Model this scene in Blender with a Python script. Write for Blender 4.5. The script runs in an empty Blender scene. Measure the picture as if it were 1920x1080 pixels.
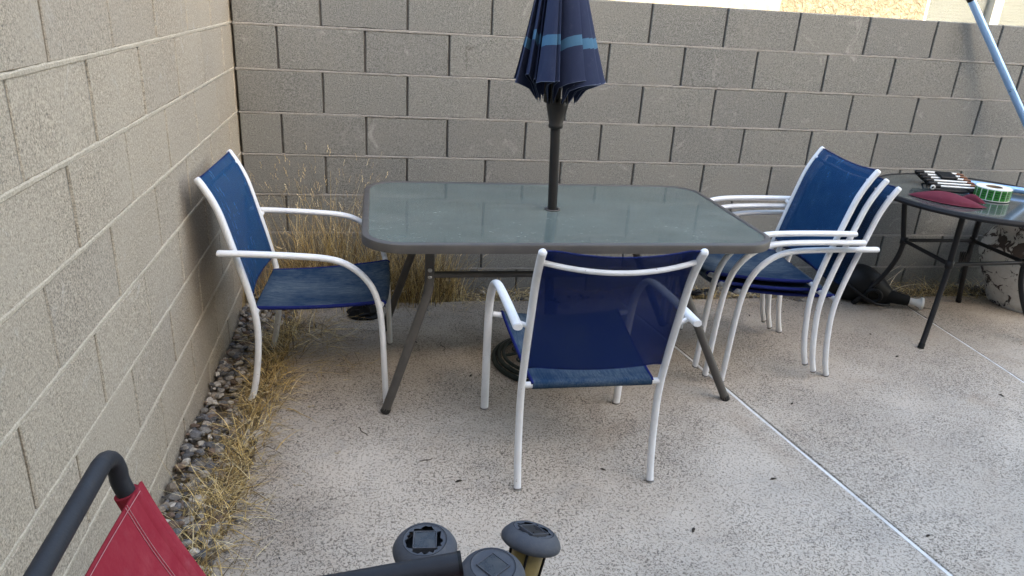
import bpy, math, random
from mathutils import Vector, Matrix
R = math.radians
scene = bpy.context.scene
COL = scene.collection

# ------------------------------------------------------------------ camera, sky, sun, exposure
cam_d = bpy.data.cameras.new('camera'); cam = bpy.data.objects.new('camera', cam_d); COL.objects.link(cam)
cam.location = (0.669, -3.770, 1.5165)
cam.rotation_euler = (R(68.299), R(-3.345), R(-9.691))
cam_d.sensor_width = 36; cam_d.lens = 25.79; cam_d.clip_start = 0.02; cam_d.clip_end = 800
scene.camera = cam
SUN_EL, SUN_AZ = 28.0, (0.45, -0.893)          # direction towards the sun: behind the viewer, a little to the right
world = bpy.data.worlds.new('World'); scene.world = world; world.use_nodes = True
wn = world.node_tree.nodes; wl = world.node_tree.links
sky = wn.new('ShaderNodeTexSky'); sky.sky_type = 'NISHITA'; sky.sun_disc = False
sky.sun_elevation = R(SUN_EL); sky.sun_rotation = math.atan2(SUN_AZ[0], SUN_AZ[1])
sky.air_density = 1.0; sky.dust_density = 2.5; sky.ozone_density = 1.0
wl.new(sky.outputs[0], wn['Background'].inputs[0]); wn['Background'].inputs[1].default_value = 0.15
sun_d = bpy.data.lights.new('sun', 'SUN'); sun_d.energy = 2.0; sun_d.angle = R(0.53); sun_d.color = (1.0, 0.93, 0.82)
sun = bpy.data.objects.new('sun', sun_d); COL.objects.link(sun)
sd = Vector((SUN_AZ[0]*math.cos(R(SUN_EL)), SUN_AZ[1]*math.cos(R(SUN_EL)), math.sin(R(SUN_EL))))
sun.rotation_euler = sd.to_track_quat('Z', 'Y').to_euler(); sun.location = (6, -12, 9)
vs = scene.view_settings; vs.view_transform = 'Standard'; vs.look = 'None'; vs.exposure = 2.86; vs.gamma = 1.0
vs.use_curve_mapping = False
vs.use_white_balance = True; vs.white_balance_temperature = 7550; vs.white_balance_tint = 8     # camera balanced for open shade
scene.render.engine = 'CYCLES'; scene.cycles.use_denoising = True; scene.cycles.max_bounces = 8
scene.cycles.transparent_max_bounces = 12

# ------------------------------------------------------------------ helpers
rng = random.Random(7)
def V(*a): return Vector(a)

class MB:
    """collects shapes and links them as one mesh object"""
    def __init__(s): s.v = []; s.f = []; s.m = []; s.c = []; s.sm = []
    def add(s, vs_, fs, mat=0, smooth=False, col=None):
        o = len(s.v); s.v += [tuple(x) for x in vs_]
        for f in fs:
            s.f.append(tuple(i+o for i in f)); s.m.append(mat); s.sm.append(smooth)
        if col is not None: s.c += [col]*len(vs_)
        return s
    def box(s, a, b, mat=0, M=None):
        x0, y0, z0 = a; x1, y1, z1 = b
        vs_ = [V(x, y, z) for z in (z0, z1) for y in (y0, y1) for x in (x0, x1)]
        if M is not None: vs_ = [M @ p for p in vs_]
        return s.add(vs_, [(0,2,3,1), (4,5,7,6), (0,1,5,4), (2,6,7,3), (0,4,6,2), (1,3,7,5)], mat)
    def bbox(s, a, b, bev=.003, mat=0, M=None):
        """box with chamfered edges"""
        x0, y0, z0 = a; x1, y1, z1 = b; vs_ = []; idx = {}
        for X, x in ((0, x0), (1, x1)):
            for Y, y in ((0, y0), (1, y1)):
                for Z, z in ((0, z0), (1, z1)):
                    sx, sy, sz = (1-2*X)*bev, (1-2*Y)*bev, (1-2*Z)*bev
                    for k, p in enumerate(((x, y+sy, z+sz), (x+sx, y, z+sz), (x+sx, y+sy, z))):
                        idx[X, Y, Z, k] = len(vs_); vs_.append(V(*p))
        F = []
        for X in (0, 1): F.append([idx[X, a_, b_, 0] for a_, b_ in ((0,0), (0,1), (1,1), (1,0))][::(1 if X == 0 else -1)])
        for Y in (0, 1): F.append([idx[a_, Y, b_, 1] for a_, b_ in ((0,0), (1,0), (1,1), (0,1))][::(1 if Y == 0 else -1)])
        for Z in (0, 1): F.append([idx[a_, b_, Z, 2] for a_, b_ in ((0,0), (0,1), (1,1), (1,0))][::(1 if Z == 0 else -1)])
        for Y in (0, 1):
            for Z in (0, 1): F.append([idx[0,Y,Z,1], idx[1,Y,Z,1], idx[1,Y,Z,2], idx[0,Y,Z,2]])
        for X in (0, 1):
            for Z in (0, 1): F.append([idx[X,0,Z,0], idx[X,1,Z,0], idx[X,1,Z,2], idx[X,0,Z,2]])
        for X in (0, 1):
            for Y in (0, 1): F.append([idx[X,Y,0,0], idx[X,Y,1,0], idx[X,Y,1,1], idx[X,Y,0,1]])
        for X in (0, 1):
            for Y in (0, 1):
                for Z in (0, 1): F.append([idx[X,Y,Z,k] for k in range(3)])
        if M is not None: vs_ = [M @ p for p in vs_]
        c = sum(vs_, V(0,0,0))/len(vs_)
        G = []
        for f in F:
            n = (vs_[f[1]]-vs_[f[0]]).cross(vs_[f[2]]-vs_[f[0]]); fc = sum((vs_[i] for i in f), V(0,0,0))/len(f)
            G.append(f if n.dot(fc-c) > 0 else f[::-1])
        return s.add(vs_, G, mat)
    def tube(s, pts, r, seg=10, side=None, ry=None, mat=0, caps=True, closed=False, col=None, round_end=False):
        """sweep; r across `side` (or round), ry in the curve's own plane; r may be a list"""
        P = [V(*p) for p in pts]; n = len(P); vs_ = []; F = []
        N = None
        for i, p in enumerate(P):
            if closed: t = P[(i+1) % n]-P[i-1]
            else: t = P[min(i+1, n-1)]-P[max(i-1, 0)]
            t.normalize()
            if side is not None:
                a = V(*side); a = (a - t*a.dot(t)).normalized()
            else:
                if N is None: N = (V(0,0,1) if abs(t.z) < .9 else V(1,0,0))
                a = (N - t*N.dot(t)).normalized(); N = a
            b = t.cross(a)
            ra = r[i] if isinstance(r, (list, tuple)) else r
            rb = ra if ry is None else ry
            for k in range(seg):
                an = 2*math.pi*k/seg; vs_.append(p + a*ra*math.cos(an) + b*rb*math.sin(an))
        for i in range(n if closed else n-1):
            for k in range(seg):
                j = (i+1) % n
                F.append((i*seg+k, i*seg+(k+1) % seg, j*seg+(k+1) % seg, j*seg+k))
        s.add(vs_, F, mat, True, col)
        if caps and not closed:
            for e, d in ((0, -1), (n-1, 1)):
                ring = vs_[e*seg:(e+1)*seg]; c = sum(ring, V(0,0,0))/seg
                t = (P[1]-P[0] if e == 0 else P[-1]-P[-2]).normalized()*d
                rr = (ring[0]-c).length
                if round_end:
                    r2 = [c+(q-c)*.72+t*rr*.55 for q in ring]
                    fs = [(k, (k+1) % seg, seg+(k+1) % seg, seg+k) for k in range(seg)]
                    if d < 0: fs = [f[::-1] for f in fs]
                    top = list(range(seg, 2*seg)); fs.append(top if d > 0 else top[::-1])
                    s.add(ring+r2, fs, mat, True, col)
                else:
                    top = list(range(seg)); s.add(ring, [top if d > 0 else top[::-1]], mat, False, col)
        return s
    def lathe(s, prof, seg=24, mat=0, M=None, smooth=True, jit=0):
        vs_ = []; F = []
        for r_, z in prof:
            for k in range(seg):
                a = 2*math.pi*k/seg; vs_.append(V(r_*math.cos(a), r_*math.sin(a), z))
        for i in range(len(prof)-1):
            for k in range(seg):
                F.append((i*seg+k, i*seg+(k+1) % seg, (i+1)*seg+(k+1) % seg, (i+1)*seg+k))
        if M is not None: vs_ = [M @ p for p in vs_]
        return s.add(vs_, F, mat, smooth)
    def build(s, name, mats, parent=None, colname=None):
        me = bpy.data.meshes.new(name); me.from_pydata(s.v, [], s.f)
        mats = mats if isinstance(mats, (list, tuple)) else [mats]
        for m in mats: me.materials.append(m)
        me.polygons.foreach_set('material_index', s.m); me.polygons.foreach_set('use_smooth', s.sm)
        if s.c and len(s.c) == len(s.v):
            at = me.color_attributes.new('tint', 'FLOAT_COLOR', 'POINT')
            flat = []
            for c in s.c: flat += [c[0], c[1], c[2], 1]
            at.data.foreach_set('color', flat)
        me.update()
        o = bpy.data.objects.new(name, me); COL.objects.link(o)
        if parent is not None: o.parent = parent
        return o

def smooth(pts, n=4):
    """Catmull-Rom through the points"""
    P = [V(*p) for p in pts]; out = []
    for i in range(len(P)-1):
        p0, p1, p2, p3 = P[max(i-1, 0)], P[i], P[i+1], P[min(i+2, len(P)-1)]
        for k in range(n):
            t = k/n
            out.append(.5*((2*p1)+(p2-p0)*t+(2*p0-5*p1+4*p2-p3)*t*t+(3*p1-p0-3*p2+p3)*t**3))
    out.append(P[-1]); return out

def tag(o, label=None, cat=None, group=None, kind=None):
    if label: o['label'] = label
    if cat: o['category'] = cat
    if group: o['group'] = group
    if kind: o['kind'] = kind
    return o
def thing(name, label, cat, loc=(0,0,0), rz=0, group=None, rot=None):
    o = bpy.data.objects.new(name, None); COL.objects.link(o); o.empty_display_size = .1
    o.location = loc; o.rotation_euler = rot or (0, 0, rz)
    return tag(o, label, cat, group)
def copy_tree(o, parent=None):
    c = o.copy(); COL.objects.link(c); c.parent = parent
    for ch in [x for x in bpy.data.objects if x.parent == o]: copy_tree(ch, c)
    return c

# ------------------------------------------------------------------ materials
class NT:
    def __init__(s, name):
        s.m = bpy.data.materials.new(name); s.m.use_nodes = True
        s.n = s.m.node_tree.nodes; s.l = s.m.node_tree.links
        s.p = s.n['Principled BSDF']; s.out = s.n['Material Output']
    def node(s, t, **kw):
        x = s.n.new(t)
        for k, v in kw.items(): setattr(x, k, v)
        return x
    def link(s, a, b): s.l.new(a, b)
    def pos(s, scale=(1,1,1), obj=False):
        mp = s.node('ShaderNodeMapping'); mp.inputs['Scale'].default_value = scale
        if obj: s.link(s.node('ShaderNodeTexCoord').outputs['Object'], mp.inputs[0])
        else: s.link(s.node('ShaderNodeNewGeometry').outputs['Position'], mp.inputs[0])
        return mp.outputs[0]
    def noise(s, vec, scale, detail=3, rough=.55, dist=0):
        x = s.node('ShaderNodeTexNoise'); x.inputs['Scale'].default_value = scale; x.inputs['Detail'].default_value = detail
        x.inputs['Roughness'].default_value = rough; x.inputs['Distortion'].default_value = dist
        s.link(vec, x.inputs['Vector']); return x.outputs['Fac']
    def ramp(s, fac, stops):
        x = s.node('ShaderNodeValToRGB'); e = x.color_ramp.elements
        while len(e) < len(stops): e.new(.5)
        for i, (p, c) in enumerate(stops):
            e[i].position = p; e[i].color = (c, c, c, 1) if isinstance(c, (int, float)) else (*c, 1)
        s.link(fac, x.inputs[0]); return x.outputs[0]
    def mix(s, fac, a, b, mode='MIX'):
        x = s.node('ShaderNodeMix', data_type='RGBA', blend_type=mode)
        for val, i in ((fac, 0), (a, 6), (b, 7)):
            if isinstance(val, (int, float)): x.inputs[i].default_value = val if i == 0 else (val, val, val, 1)
            elif isinstance(val, tuple): x.inputs[i].default_value = (*val, 1)
            else: s.link(val, x.inputs[i])
        return x.outputs[2]
    def math(s, op, a, b=0, c=None):
        x = s.node('ShaderNodeMath', operation=op)
        for i, val in enumerate((a, b) if c is None else (a, b, c)):
            if isinstance(val, (int, float)): x.inputs[i].default_value = val
            else: s.link(val, x.inputs[i])
        return x.outputs[0]
    def bump(s, h, strength=.3, dist=.002, nrm=None):
        x = s.node('ShaderNodeBump'); x.inputs['Strength'].default_value = strength; x.inputs['Distance'].default_value = dist
        s.link(h, x.inputs['Height'])
        if nrm is not None: s.link(nrm, x.inputs['Normal'])
        return x.outputs[0]
    def fin(s, color=None, rough=None, normal=None, metal=None, spec=None):
        for key, val in (('Base Color', color), ('Roughness', rough), ('Normal', normal), ('Metallic', metal), ('Specular IOR Level', spec)):
            if val is None: continue
            i = s.p.inputs[key]
            if isinstance(val, (int, float)): i.default_value = val
            elif isinstance(val, tuple): i.default_value = (*val, 1)
            else: s.link(val, i)
        return s.m

def block_mat(name, base, blotch, drip=None):
    t = NT(name); p = t.pos()
    rnd = t.node('ShaderNodeObjectInfo').outputs['Random']
    sp = t.noise(p, 190, 2, .75)                                     # aggregate speckle
    sp2 = t.noise(p, 78, 3, .65)
    big = t.noise(p, 3.2, 4, .6)
    c = t.mix(t.ramp(sp, [(.34, 0), (.64, 1)]), tuple(x*.50 for x in base), tuple(min(1, x*1.42) for x in base))
    c = t.mix(t.ramp(sp2, [(.57, 0), (.68, .7)]), c, tuple(min(1, x*1.65) for x in base))
    c = t.mix(t.ramp(sp2, [(.32, .38), (.41, 0)]), c, tuple(x*.42 for x in base))
    c = t.mix(t.ramp(big, [(.35, 0), (.72, .6)]), c, blotch)
    c = t.mix(1.0, c, t.ramp(rnd, [(0, (.94, .94, .95)), (.5, (1, .995, .99)), (1, (1.06, 1.055, 1.045))]), 'MULTIPLY')
    eff = t.noise(p, 7, 5, .7, 1.2)
    c = t.mix(t.ramp(eff, [(.60, 0), (.76, .30)]), c, (.55, .54, .52))
    if drip:
        sx = t.node('ShaderNodeSeparateXYZ'); t.link(t.pos(), sx.inputs[0])
        wob = t.math('MULTIPLY', t.math('SUBTRACT', t.noise(p, 26, 2), .5), .035)
        for (dx, z0, z1, w, k) in drip:
            d = t.math('ABSOLUTE', t.math('SUBTRACT', t.math('ADD', sx.outputs[0], wob), dx))
            mx = t.math('SUBTRACT', 1, t.math('DIVIDE', d, w)); mx.node.use_clamp = True
            mz = t.math('MULTIPLY', t.math('GREATER_THAN', sx.outputs[2], z0), t.math('LESS_THAN', sx.outputs[2], z1))
            msk = t.math('MULTIPLY', t.math('MULTIPLY', mx, mz), t.math('MULTIPLY', t.ramp(t.noise(p, 60, 3), [(.4, 0), (.6, 1)]), k))
            c = t.mix(msk, c, (.07, .065, .06))
    h = t.math('ADD', t.math('MULTIPLY', sp, .5), t.ramp(sp2, [(.28, 0), (.42, 1)]))
    return t.fin(c, .95, t.bump(h, .55, .003), spec=.2)

M = {}
M['block_back'] = block_mat('grey_block', (.174, .178, .171), (.200, .198, .186),
                            drip=[(1.10, 1.16, 1.27, .010, .8), (1.12, 1.25, 1.28, .03, .8), (3.82, 1.36, 1.52, .10, .35), (1.62, .93, .97, .01, .5)])
M['block_left'] = block_mat('tan_block', (.352, .304, .240), (.395, .348, .282))
def mortar(name, base):
    t = NT(name); p = t.pos(); n = t.noise(p, 180, 3, .7); b = t.noise(p, 9, 4, .6)
    c = t.mix(t.ramp(n, [(.3, 0), (.7, 1)]), tuple(x*.7 for x in base), tuple(min(1, x*1.2) for x in base))
    c = t.mix(t.ramp(b, [(.4, 0), (.75, .45)]), c, tuple(x*.6 for x in base))
    return t.fin(c, .95, t.bump(n, .6, .003), spec=.15)
M['mortar_back'] = mortar('grey_mortar', (.30, .29, .275)); M['mortar_left'] = mortar('tan_mortar', (.50, .44, .35))
M['mortar_deep'] = mortar('deep_mortar', (.12, .115, .11)); M['mortar_head'] = mortar('head_mortar', (.29, .265, .225))

def patio():
    t = NT('patio_coating'); p = t.pos()
    big = t.noise(p, 1.7, 5, .6); mid = t.noise(p, 9, 4, .6)
    dens = t.noise(p, 2.3, 4, .6)
    worm = t.math('ABSOLUTE', t.math('SUBTRACT', t.noise(p, 96, 1.5, .5, .7), .5))
    cutm = t.math('ADD', t.noise(p, 105, 1, .5), t.math('MULTIPLY', t.math('SUBTRACT', dens, .5), .42))
    pm = t.math('MULTIPLY', t.ramp(worm, [(.026, 1), (.058, 0)]), t.ramp(cutm, [(.43, 0), (.52, 1)]))
    pm2 = t.math('MULTIPLY', t.ramp(t.noise(p, 150, 2, .6, .6), [(.34, .8), (.39, 0)]), t.ramp(dens, [(.35, .4), (.6, 1)]))
    c = t.mix(t.ramp(big, [(.3, 0), (.7, 1)]), (.47, .392, .312), (.58, .505, .420))
    c = t.mix(t.ramp(mid, [(.45, 0), (.8, .45)]), c, (.61, .545, .465))
    sx = t.node('ShaderNodeSeparateXYZ'); t.link(p, sx.inputs[0])
    # dirt blown in along the gravel edges, with a ragged outline of its own
    dn = t.math('MULTIPLY', t.math('SUBTRACT', t.noise(p, 4.5, 5, .65), .5), 1.3)
    ey = t.math('ADD', t.math('ADD', sx.outputs[1], 1.0), dn); ey = t.ramp(ey, [(.0, 0), (.62, .60), (.9, .85)])
    ex = t.math('ADD', t.math('SUBTRACT', .62, sx.outputs[0]), t.math('MULTIPLY', dn, .6)); ex = t.ramp(ex, [(.0, 0), (.42, .6)])
    dirt = t.math('MAXIMUM', ey, ex)
    c = t.mix(t.math('MULTIPLY', dirt, .78), c, (.232, .182, .132))
    # rusty smears and grey wash marks
    st = t.noise(p, 2.6, 4, .6, .6)
    c = t.mix(t.ramp(st, [(.58, 0), (.72, .38)]), c, (.34, .235, .15))
    st2 = t.noise(t.pos((1, 1.6, 1)), 3.7, 4, .7, 1.5)
    c = t.mix(t.ramp(st2, [(.54, 0), (.72, .42)]), c, (.31, .285, .255))
    st3 = t.noise(p, .9, 5, .62, .4); c = t.mix(t.ramp(st3, [(.40, .0), (.60, .42)]), c, (.31, .272, .232))
    c = t.mix(t.math('MULTIPLY', pm, t.ramp(dens, [(.38, .62), (.60, .92)])), c, (.105, .086, .068))
    c = t.mix(t.math('MULTIPLY', pm2, .7), c, (.12, .105, .092))
    h = t.math('SUBTRACT', 1, t.math('MAXIMUM', pm, t.math('MULTIPLY', pm2, .7)))
    h = t.math('ADD', h, t.math('MULTIPLY', t.noise(p, 300, 2), .12))
    return t.fin(c, t.ramp(mid, [(.3, .62), (.7, .8)]), t.bump(h, .6, .0035), spec=.35)
M['patio'] = patio()

def simple(name, col, rough=.5, metal=0, dirt=.25, scale=14, bump=0, dcol=None, spec=None):
    t = NT(name); p = t.pos(); n = t.noise(p, scale, 5, .65); n2 = t.noise(p, scale*9, 3, .6)
    c = t.mix(t.ramp(n, [(.45, 0), (.75, dirt)]), col, dcol or tuple(x*.45+.02 for x in col))
    c = t.mix(t.ramp(n2, [(.55, 0), (.8, dirt*.7)]), c, dcol or tuple(x*.5+.02 for x in col))
    return t.fin(c, t.ramp(n, [(.3, rough*.8), (.7, min(1, rough*1.25))]), t.bump(n2, bump, .001) if bump else None, metal, spec)
def white_paint():
    t = NT('white_powder_coat'); p = t.pos(); n = t.noise(p, 11, 5, .65); n2 = t.noise(p, 85, 4, .65); n3 = t.noise(p, 42, 4, .7)
    c = t.mix(t.ramp(n, [(.45, 0), (.75, .30)]), (.74, .75, .765), (.48, .45, .41))
    c = t.mix(t.ramp(n2, [(.56, 0), (.8, .30)]), c, (.42, .39, .35))
    chip = t.ramp(n3, [(.695, 0), (.715, 1)]); c = t.mix(t.math('MULTIPLY', chip, .8), c, (.17, .10, .06))
    return t.fin(c, t.ramp(n, [(.3, .32), (.7, .55)]), t.bump(t.math('SUBTRACT', n2, chip), .10, .001))
M['white_paint'] = white_paint()
M['foot_cap'] = simple('grey_foot_plastic', (.20, .19, .18), .6)
M['table_metal'] = simple('grey_brown_table_paint', (.075, .069, .064), .45, dirt=.4, dcol=(.13, .118, .10), bump=.15, spec=.35)
M['bolt'] = simple('steel_bolt', (.45, .44, .43), .4, 1)
M['black_metal'] = simple('black_table_paint', (.010, .010, .012), .5, dirt=.3, dcol=(.04, .036, .032), bump=.15, spec=.3)
M['umbrella_metal'] = simple('dark_bronze_pole', (.020, .019, .018), .45, dirt=.3, dcol=(.04, .036, .033), spec=.25)
M['green_iron'] = simple('dark_green_iron', (.012, .020, .018), .5, spec=.3, dirt=.4, dcol=(.06, .06, .052), bump=.3)
M['charcoal_metal'] = simple('charcoal_chair_paint', (.020, .022, .027), .55, dirt=.15, bump=.25, scale=30, spec=.25)
M['pvc'] = simple('white_joint_strip', (.70, .69, .67), .6, dirt=.7, dcol=(.30, .265, .225), scale=10)
M['soil'] = simple('dry_soil', (.105, .083, .060), .95, dirt=.6, scale=20, bump=.8, dcol=(.085, .068, .05))
M['desert'] = simple('desert_ground', (.27, .22, .165), .95, dirt=.5, scale=3, bump=.5)
M['black_plastic'] = simple('black_plastic', (.006, .0065, .0075), .5, spec=.22, dirt=.2, dcol=(.022, .02, .018))
M['grey_plastic'] = simple('weathered_grey_plastic', (.055, .062, .076), .6, spec=.25, dirt=.55, dcol=(.12, .12, .12), scale=22, bump=.2)
M['panel'] = simple('solar_cell', (.012, .014, .018), .28, dirt=.5, dcol=(.10, .095, .085), scale=40)
M['amber'] = simple('amber_lens', (.22, .165, .060), .35, dirt=.5, dcol=(.11, .085, .035), scale=30)
M['silver'] = simple('sky_tinted_aluminium', (.34, .55, .86), .32, .55, dirt=.15)  # blue of the reflected sky put into the metal's base colour
M['stripe'] = None

def fabric(name, col, fade, streak=(3, 60, 60), amt=.6, see=0.0, fine=900, obj=True, folds=0.0, lo=.42, hi=.72):
    t = NT(name); po = t.pos(obj=obj)
    st = t.noise(t.pos(streak, obj), 4, 5, .7); bl = t.noise(po, 7, 5, .65)
    f = t.math('MULTIPLY', t.ramp(st, [(lo, 0), (hi, 1)]), t.ramp(bl, [(.36, .15), (.62, 1)]))
    c = t.mix(t.math('MULTIPLY', f, amt), col, fade)
    dust = t.noise(po, 32, 4, .7)
    c = t.mix(t.ramp(dust, [(.58, 0), (.8, .12*amt)]), c, (.30, .32, .34))
    w = t.node('ShaderNodeTexWave', wave_type='BANDS', bands_direction='X'); w.inputs['Scale'].default_value = fine/6
    t.link(po, w.inputs['Vector'])
    w2 = t.node('ShaderNodeTexWave', wave_type='BANDS', bands_direction='Z'); w2.inputs['Scale'].default_value = fine/6
    t.link(po, w2.inputs['Vector'])
    h = t.math('ADD', w.outputs['Fac'], w2.outputs['Fac'])
    b = t.bump(h, .12, .0006)
    if folds: b = t.bump(t.noise(po, 5, 3), folds, .02, b)
    t.fin(c, .9, b, spec=.10)
    if 'Sheen Weight' in t.p.inputs: t.p.inputs['Sheen Weight'].default_value = .0
    if see:
        tr = t.node('ShaderNodeBsdfTransparent'); mx = t.node('ShaderNodeMixShader'); mx.inputs[0].default_value = see
        t.link(t.p.outputs[0], mx.inputs[1]); t.link(tr.outputs[0], mx.inputs[2]); t.link(mx.outputs[0], t.out.inputs[0])
    return t.m
M['sling_front'] = fabric('blue_mesh_front', (.005, .052, .142), (.034, .118, .225), (12, 12, 3), .75, .24)
M['sling_back'] = fabric('indigo_mesh_back', (.007, .019, .112), (.014, .034, .15), (30, 30, 30), .5, .28)
M['seat_front'] = fabric('blue_mesh_seat', (.004, .028, .072), (.125, .155, .172), (2.2, 55, 55), 1.0, 0, lo=.30, hi=.66)
M['seat_back'] = fabric('indigo_mesh_seat', (.010, .017, .11), (.02, .03, .13), (30, 30, 30), .4, 0)
M['umbrella'] = fabric('navy_canopy', (.022, .030, .064), (.036, .050, .090), (4, 4, 1), .5, 0, obj=False)
M['umbrella_in'] = fabric('navy_canopy_inside', (.016, .022, .055), (.03, .04, .08), (4, 4, 1), .4, 0, obj=False)
M['stripe'] = fabric('pale_blue_stripe', (.048, .122, .205), (.075, .160, .245), (4, 4, 4), .5, 0, obj=False)
M['stitch'] = simple('pale_stitching', (.46, .22, .23), .8, dirt=.5)
M['stitch_blue'] = simple('blue_stitching', (.065, .085, .14), .8, dirt=.1)
M['red'] = fabric('red_mesh', (.25, .022, .036), (.34, .065, .078), (14, 14, 5), .6, 0, obj=False)
M['maroon'] = fabric('maroon_cloth', (.12, .024, .038), (.17, .045, .060), (8, 8, 8), .5, 0, obj=False, folds=.2)

def glass(name, col, rough):
    t = NT(name); p = t.pos(); n = t.noise(p, 5, 5, .65); n2 = t.noise(p, 60, 3, .7)
    c = t.mix(t.ramp(n, [(.4, 0), (.75, .5)]), col, tuple(min(1, x*1.7+.02) for x in col))
    c = t.mix(t.ramp(n2, [(.62, 0), (.78, .55)]), c, (.36, .36, .34))
    sm = t.noise(t.pos((1, 3.2, 1)), 2.4, 5, .7, 1.4); c = t.mix(t.ramp(sm, [(.46, 0), (.70, .45)]), c, (.25, .265, .243))
    t.p.inputs['IOR'].default_value = 1.52
    r = t.ramp(n, [(.3, rough*.7), (.75, rough*1.7)])
    t.fin(c, r, t.bump(n2, .02, .0005))
    t.p.inputs['Transmission Weight'].default_value = .30
    return t.m
M['glass'] = glass('dusty_obscure_glass', (.122, .156, .144), .075)
M['glass_dark'] = glass('dusty_dark_glass', (.060, .072, .070), .07)

def tinted(name, rough=.9, bump=.3, scale=120, spec=.25):
    t = NT(name); p = t.pos(); at = t.node('ShaderNodeAttribute', attribute_name='tint')
    n = t.noise(p, scale, 3, .65)
    c = t.mix(1.0, at.outputs['Color'], t.ramp(n, [(.3, .62), (.7, 1.25)]), 'MULTIPLY')
    return t.fin(c, rough, t.bump(n, bump, .002), spec=spec)
M['rock'] = tinted('mixed_rock'); M['straw'] = tinted('dry_straw', .7, .1, 40, .3); M['leaf'] = tinted('dry_leaf_litter', .9)

def stucco(name, col, bump):
    t = NT(name); p = t.pos(); n = t.noise(p, 26, 4, .6, .6); n2 = t.noise(p, 3, 4)
    c = t.mix(t.ramp(n, [(.38, 0), (.6, 1)]), tuple(x*.68 for x in col), col)
    c = t.mix(t.ramp(n2, [(.4, 0), (.8, .2)]), c, tuple(x*.75 for x in col))
    return t.fin(c, .95, t.bump(t.ramp(n, [(.35, 0), (.6, 1)]), bump, .012), spec=.15)
M['stucco'] = stucco('knockdown_stucco', (.27, .232, .170), .9); M['stucco_smooth'] = stucco('cream_stucco', (.44, .39, .28), .06)
M['trim'] = simple('white_window_trim', (.45, .44, .40), .5, dirt=.15)
M['blind'] = simple('shaded_window_blind', (.105, .105, .088), .6, dirt=.2)  # shade of the window recess put into the blind's base colour
M['roof'] = simple('clay_roof', (.30, .15, .10), .9, dirt=.4, scale=6)
def pane():
    t = NT('window_glass'); t.fin((.9, .95, .93), .04); t.p.inputs['Transmission Weight'].default_value = .9
    return t.m
M['pane'] = pane()
def peel():
    t = NT('peeling_white_paint'); p = t.pos(); n = t.noise(p, 13, 6, .68, .8); n2 = t.noise(p, 45, 4, .6)
    sx = t.node('ShaderNodeSeparateXYZ'); t.link(p, sx.inputs[0])
    band = t.math('MULTIPLY', t.ramp(t.math('ABSOLUTE', t.math('SUBTRACT', sx.outputs[2], .37)), [(0, 1), (.13, 0)]), .075)
    m = t.ramp(t.math('ADD', n, band), [(.555, 0), (.57, 1)])
    c = t.mix(m, t.mix(t.ramp(n2, [(.4, 0), (.7, .4)]), (.62, .61, .585), (.44, .41, .36)), t.mix(n2, (.10, .065, .045), (.03, .032, .04)))
    return t.fin(c, .7, t.bump(t.math('SUBTRACT', 1, m), .8, .003))
M['peel'] = peel()

# ------------------------------------------------------------------ the ground
g = MB(); g.add([(-60,-60,-.13), (60,-60,-.13), (60,60,-.13), (-60,60,-.13)], [(0,1,2,3)])
tag(g.build('ground', M['desert']), kind='structure')
g = MB()                                            # loose soil under the gravel and straw, slightly uneven
nx, ny = 90, 60
def soil_h(x, y): return -.022+.012*math.sin(x*9.1+y*3)+.010*math.sin(y*11.7-x*5)+.006*math.sin(x*31+y*17)
def grid(mb, x0, x1, y0, y1, nx, ny, h):
    vs_ = [(x0+(x1-x0)*i/nx, y0+(y1-y0)*j/ny, h(x0+(x1-x0)*i/nx, y0+(y1-y0)*j/ny)) for j in range(ny+1) for i in range(nx+1)]
    mb.add(vs_, [(j*(nx+1)+i, j*(nx+1)+i+1, (j+1)*(nx+1)+i+1, (j+1)*(nx+1)+i) for j in range(ny) for i in range(nx)], 0, True)
grid(g, 0.0, .34, -4.6, -.0, 12, 140, soil_h)
grid(g, .34, 6.6, -.40, -.0, 190, 14, soil_h)
tag(g.build('soil_strip', M['soil']), kind='structure')

def seamA(y): return 1.968-.172*(y+.22)
def seamB(y): return 3.655+.058*(y+.22)
EDGE_Y = -.215
def slab(xl, xr, y0=EDGE_Y, y1=-6.9, jl=False):
    rows = []; n = 90; rr = random.Random(3)
    for i in range(n+1):
        y = y0+(y1-y0)*(i/n)**1.5
        a = xl(y)+(.012*math.sin(y*7)+rr.uniform(-.008, .008) if jl else 0); rows.append((a, xr(y), y))
    mb = MB(); vs_ = []; F = []
    for a, b, y in rows:
        m_ = 8
        for k in range(m_+1):
            x = a+(b-a)*k/m_
            yy = y+(rr.uniform(-.010, .010) if y == y0 else 0)
            vs_.append((x, yy, 0))
    w = 9
    for i in range(n):
        for k in range(8): F.append((i*w+k, (i+1)*w+k, (i+1)*w+k+1, i*w+k+1))
    mb.add(vs_, F)
    # rounded shoulder and sides
    per = [i*w for i in range(n, -1, -1)]+[k for k in range(1, 9)]+[i*w+8 for i in range(1, n+1)]
    cx = sum(p[0] for p in vs_)/len(vs_)
    side = []
    for q in per:
        p = vs_[q]; side.append(p)
    low = []
    for q in per:
        p = vs_[q]; col_ = q % w; dx = -.004 if col_ == 0 else (.004 if col_ == 8 else 0); dy = .004 if q < w else 0
        low.append((p[0]+dx, p[1]+dy, -.006))
    bot = [(p[0], p[1], -.12) for p in low]
    m_ = len(per)
    mb.add(side+low+bot, [(i, i+1, m_+i+1, m_+i) for i in range(m_-1)]+[(m_+i, m_+i+1, 2*m_+i+1, 2*m_+i) for i in range(m_-1)])
    return mb.build('patio_slab', M['patio'])
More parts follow.
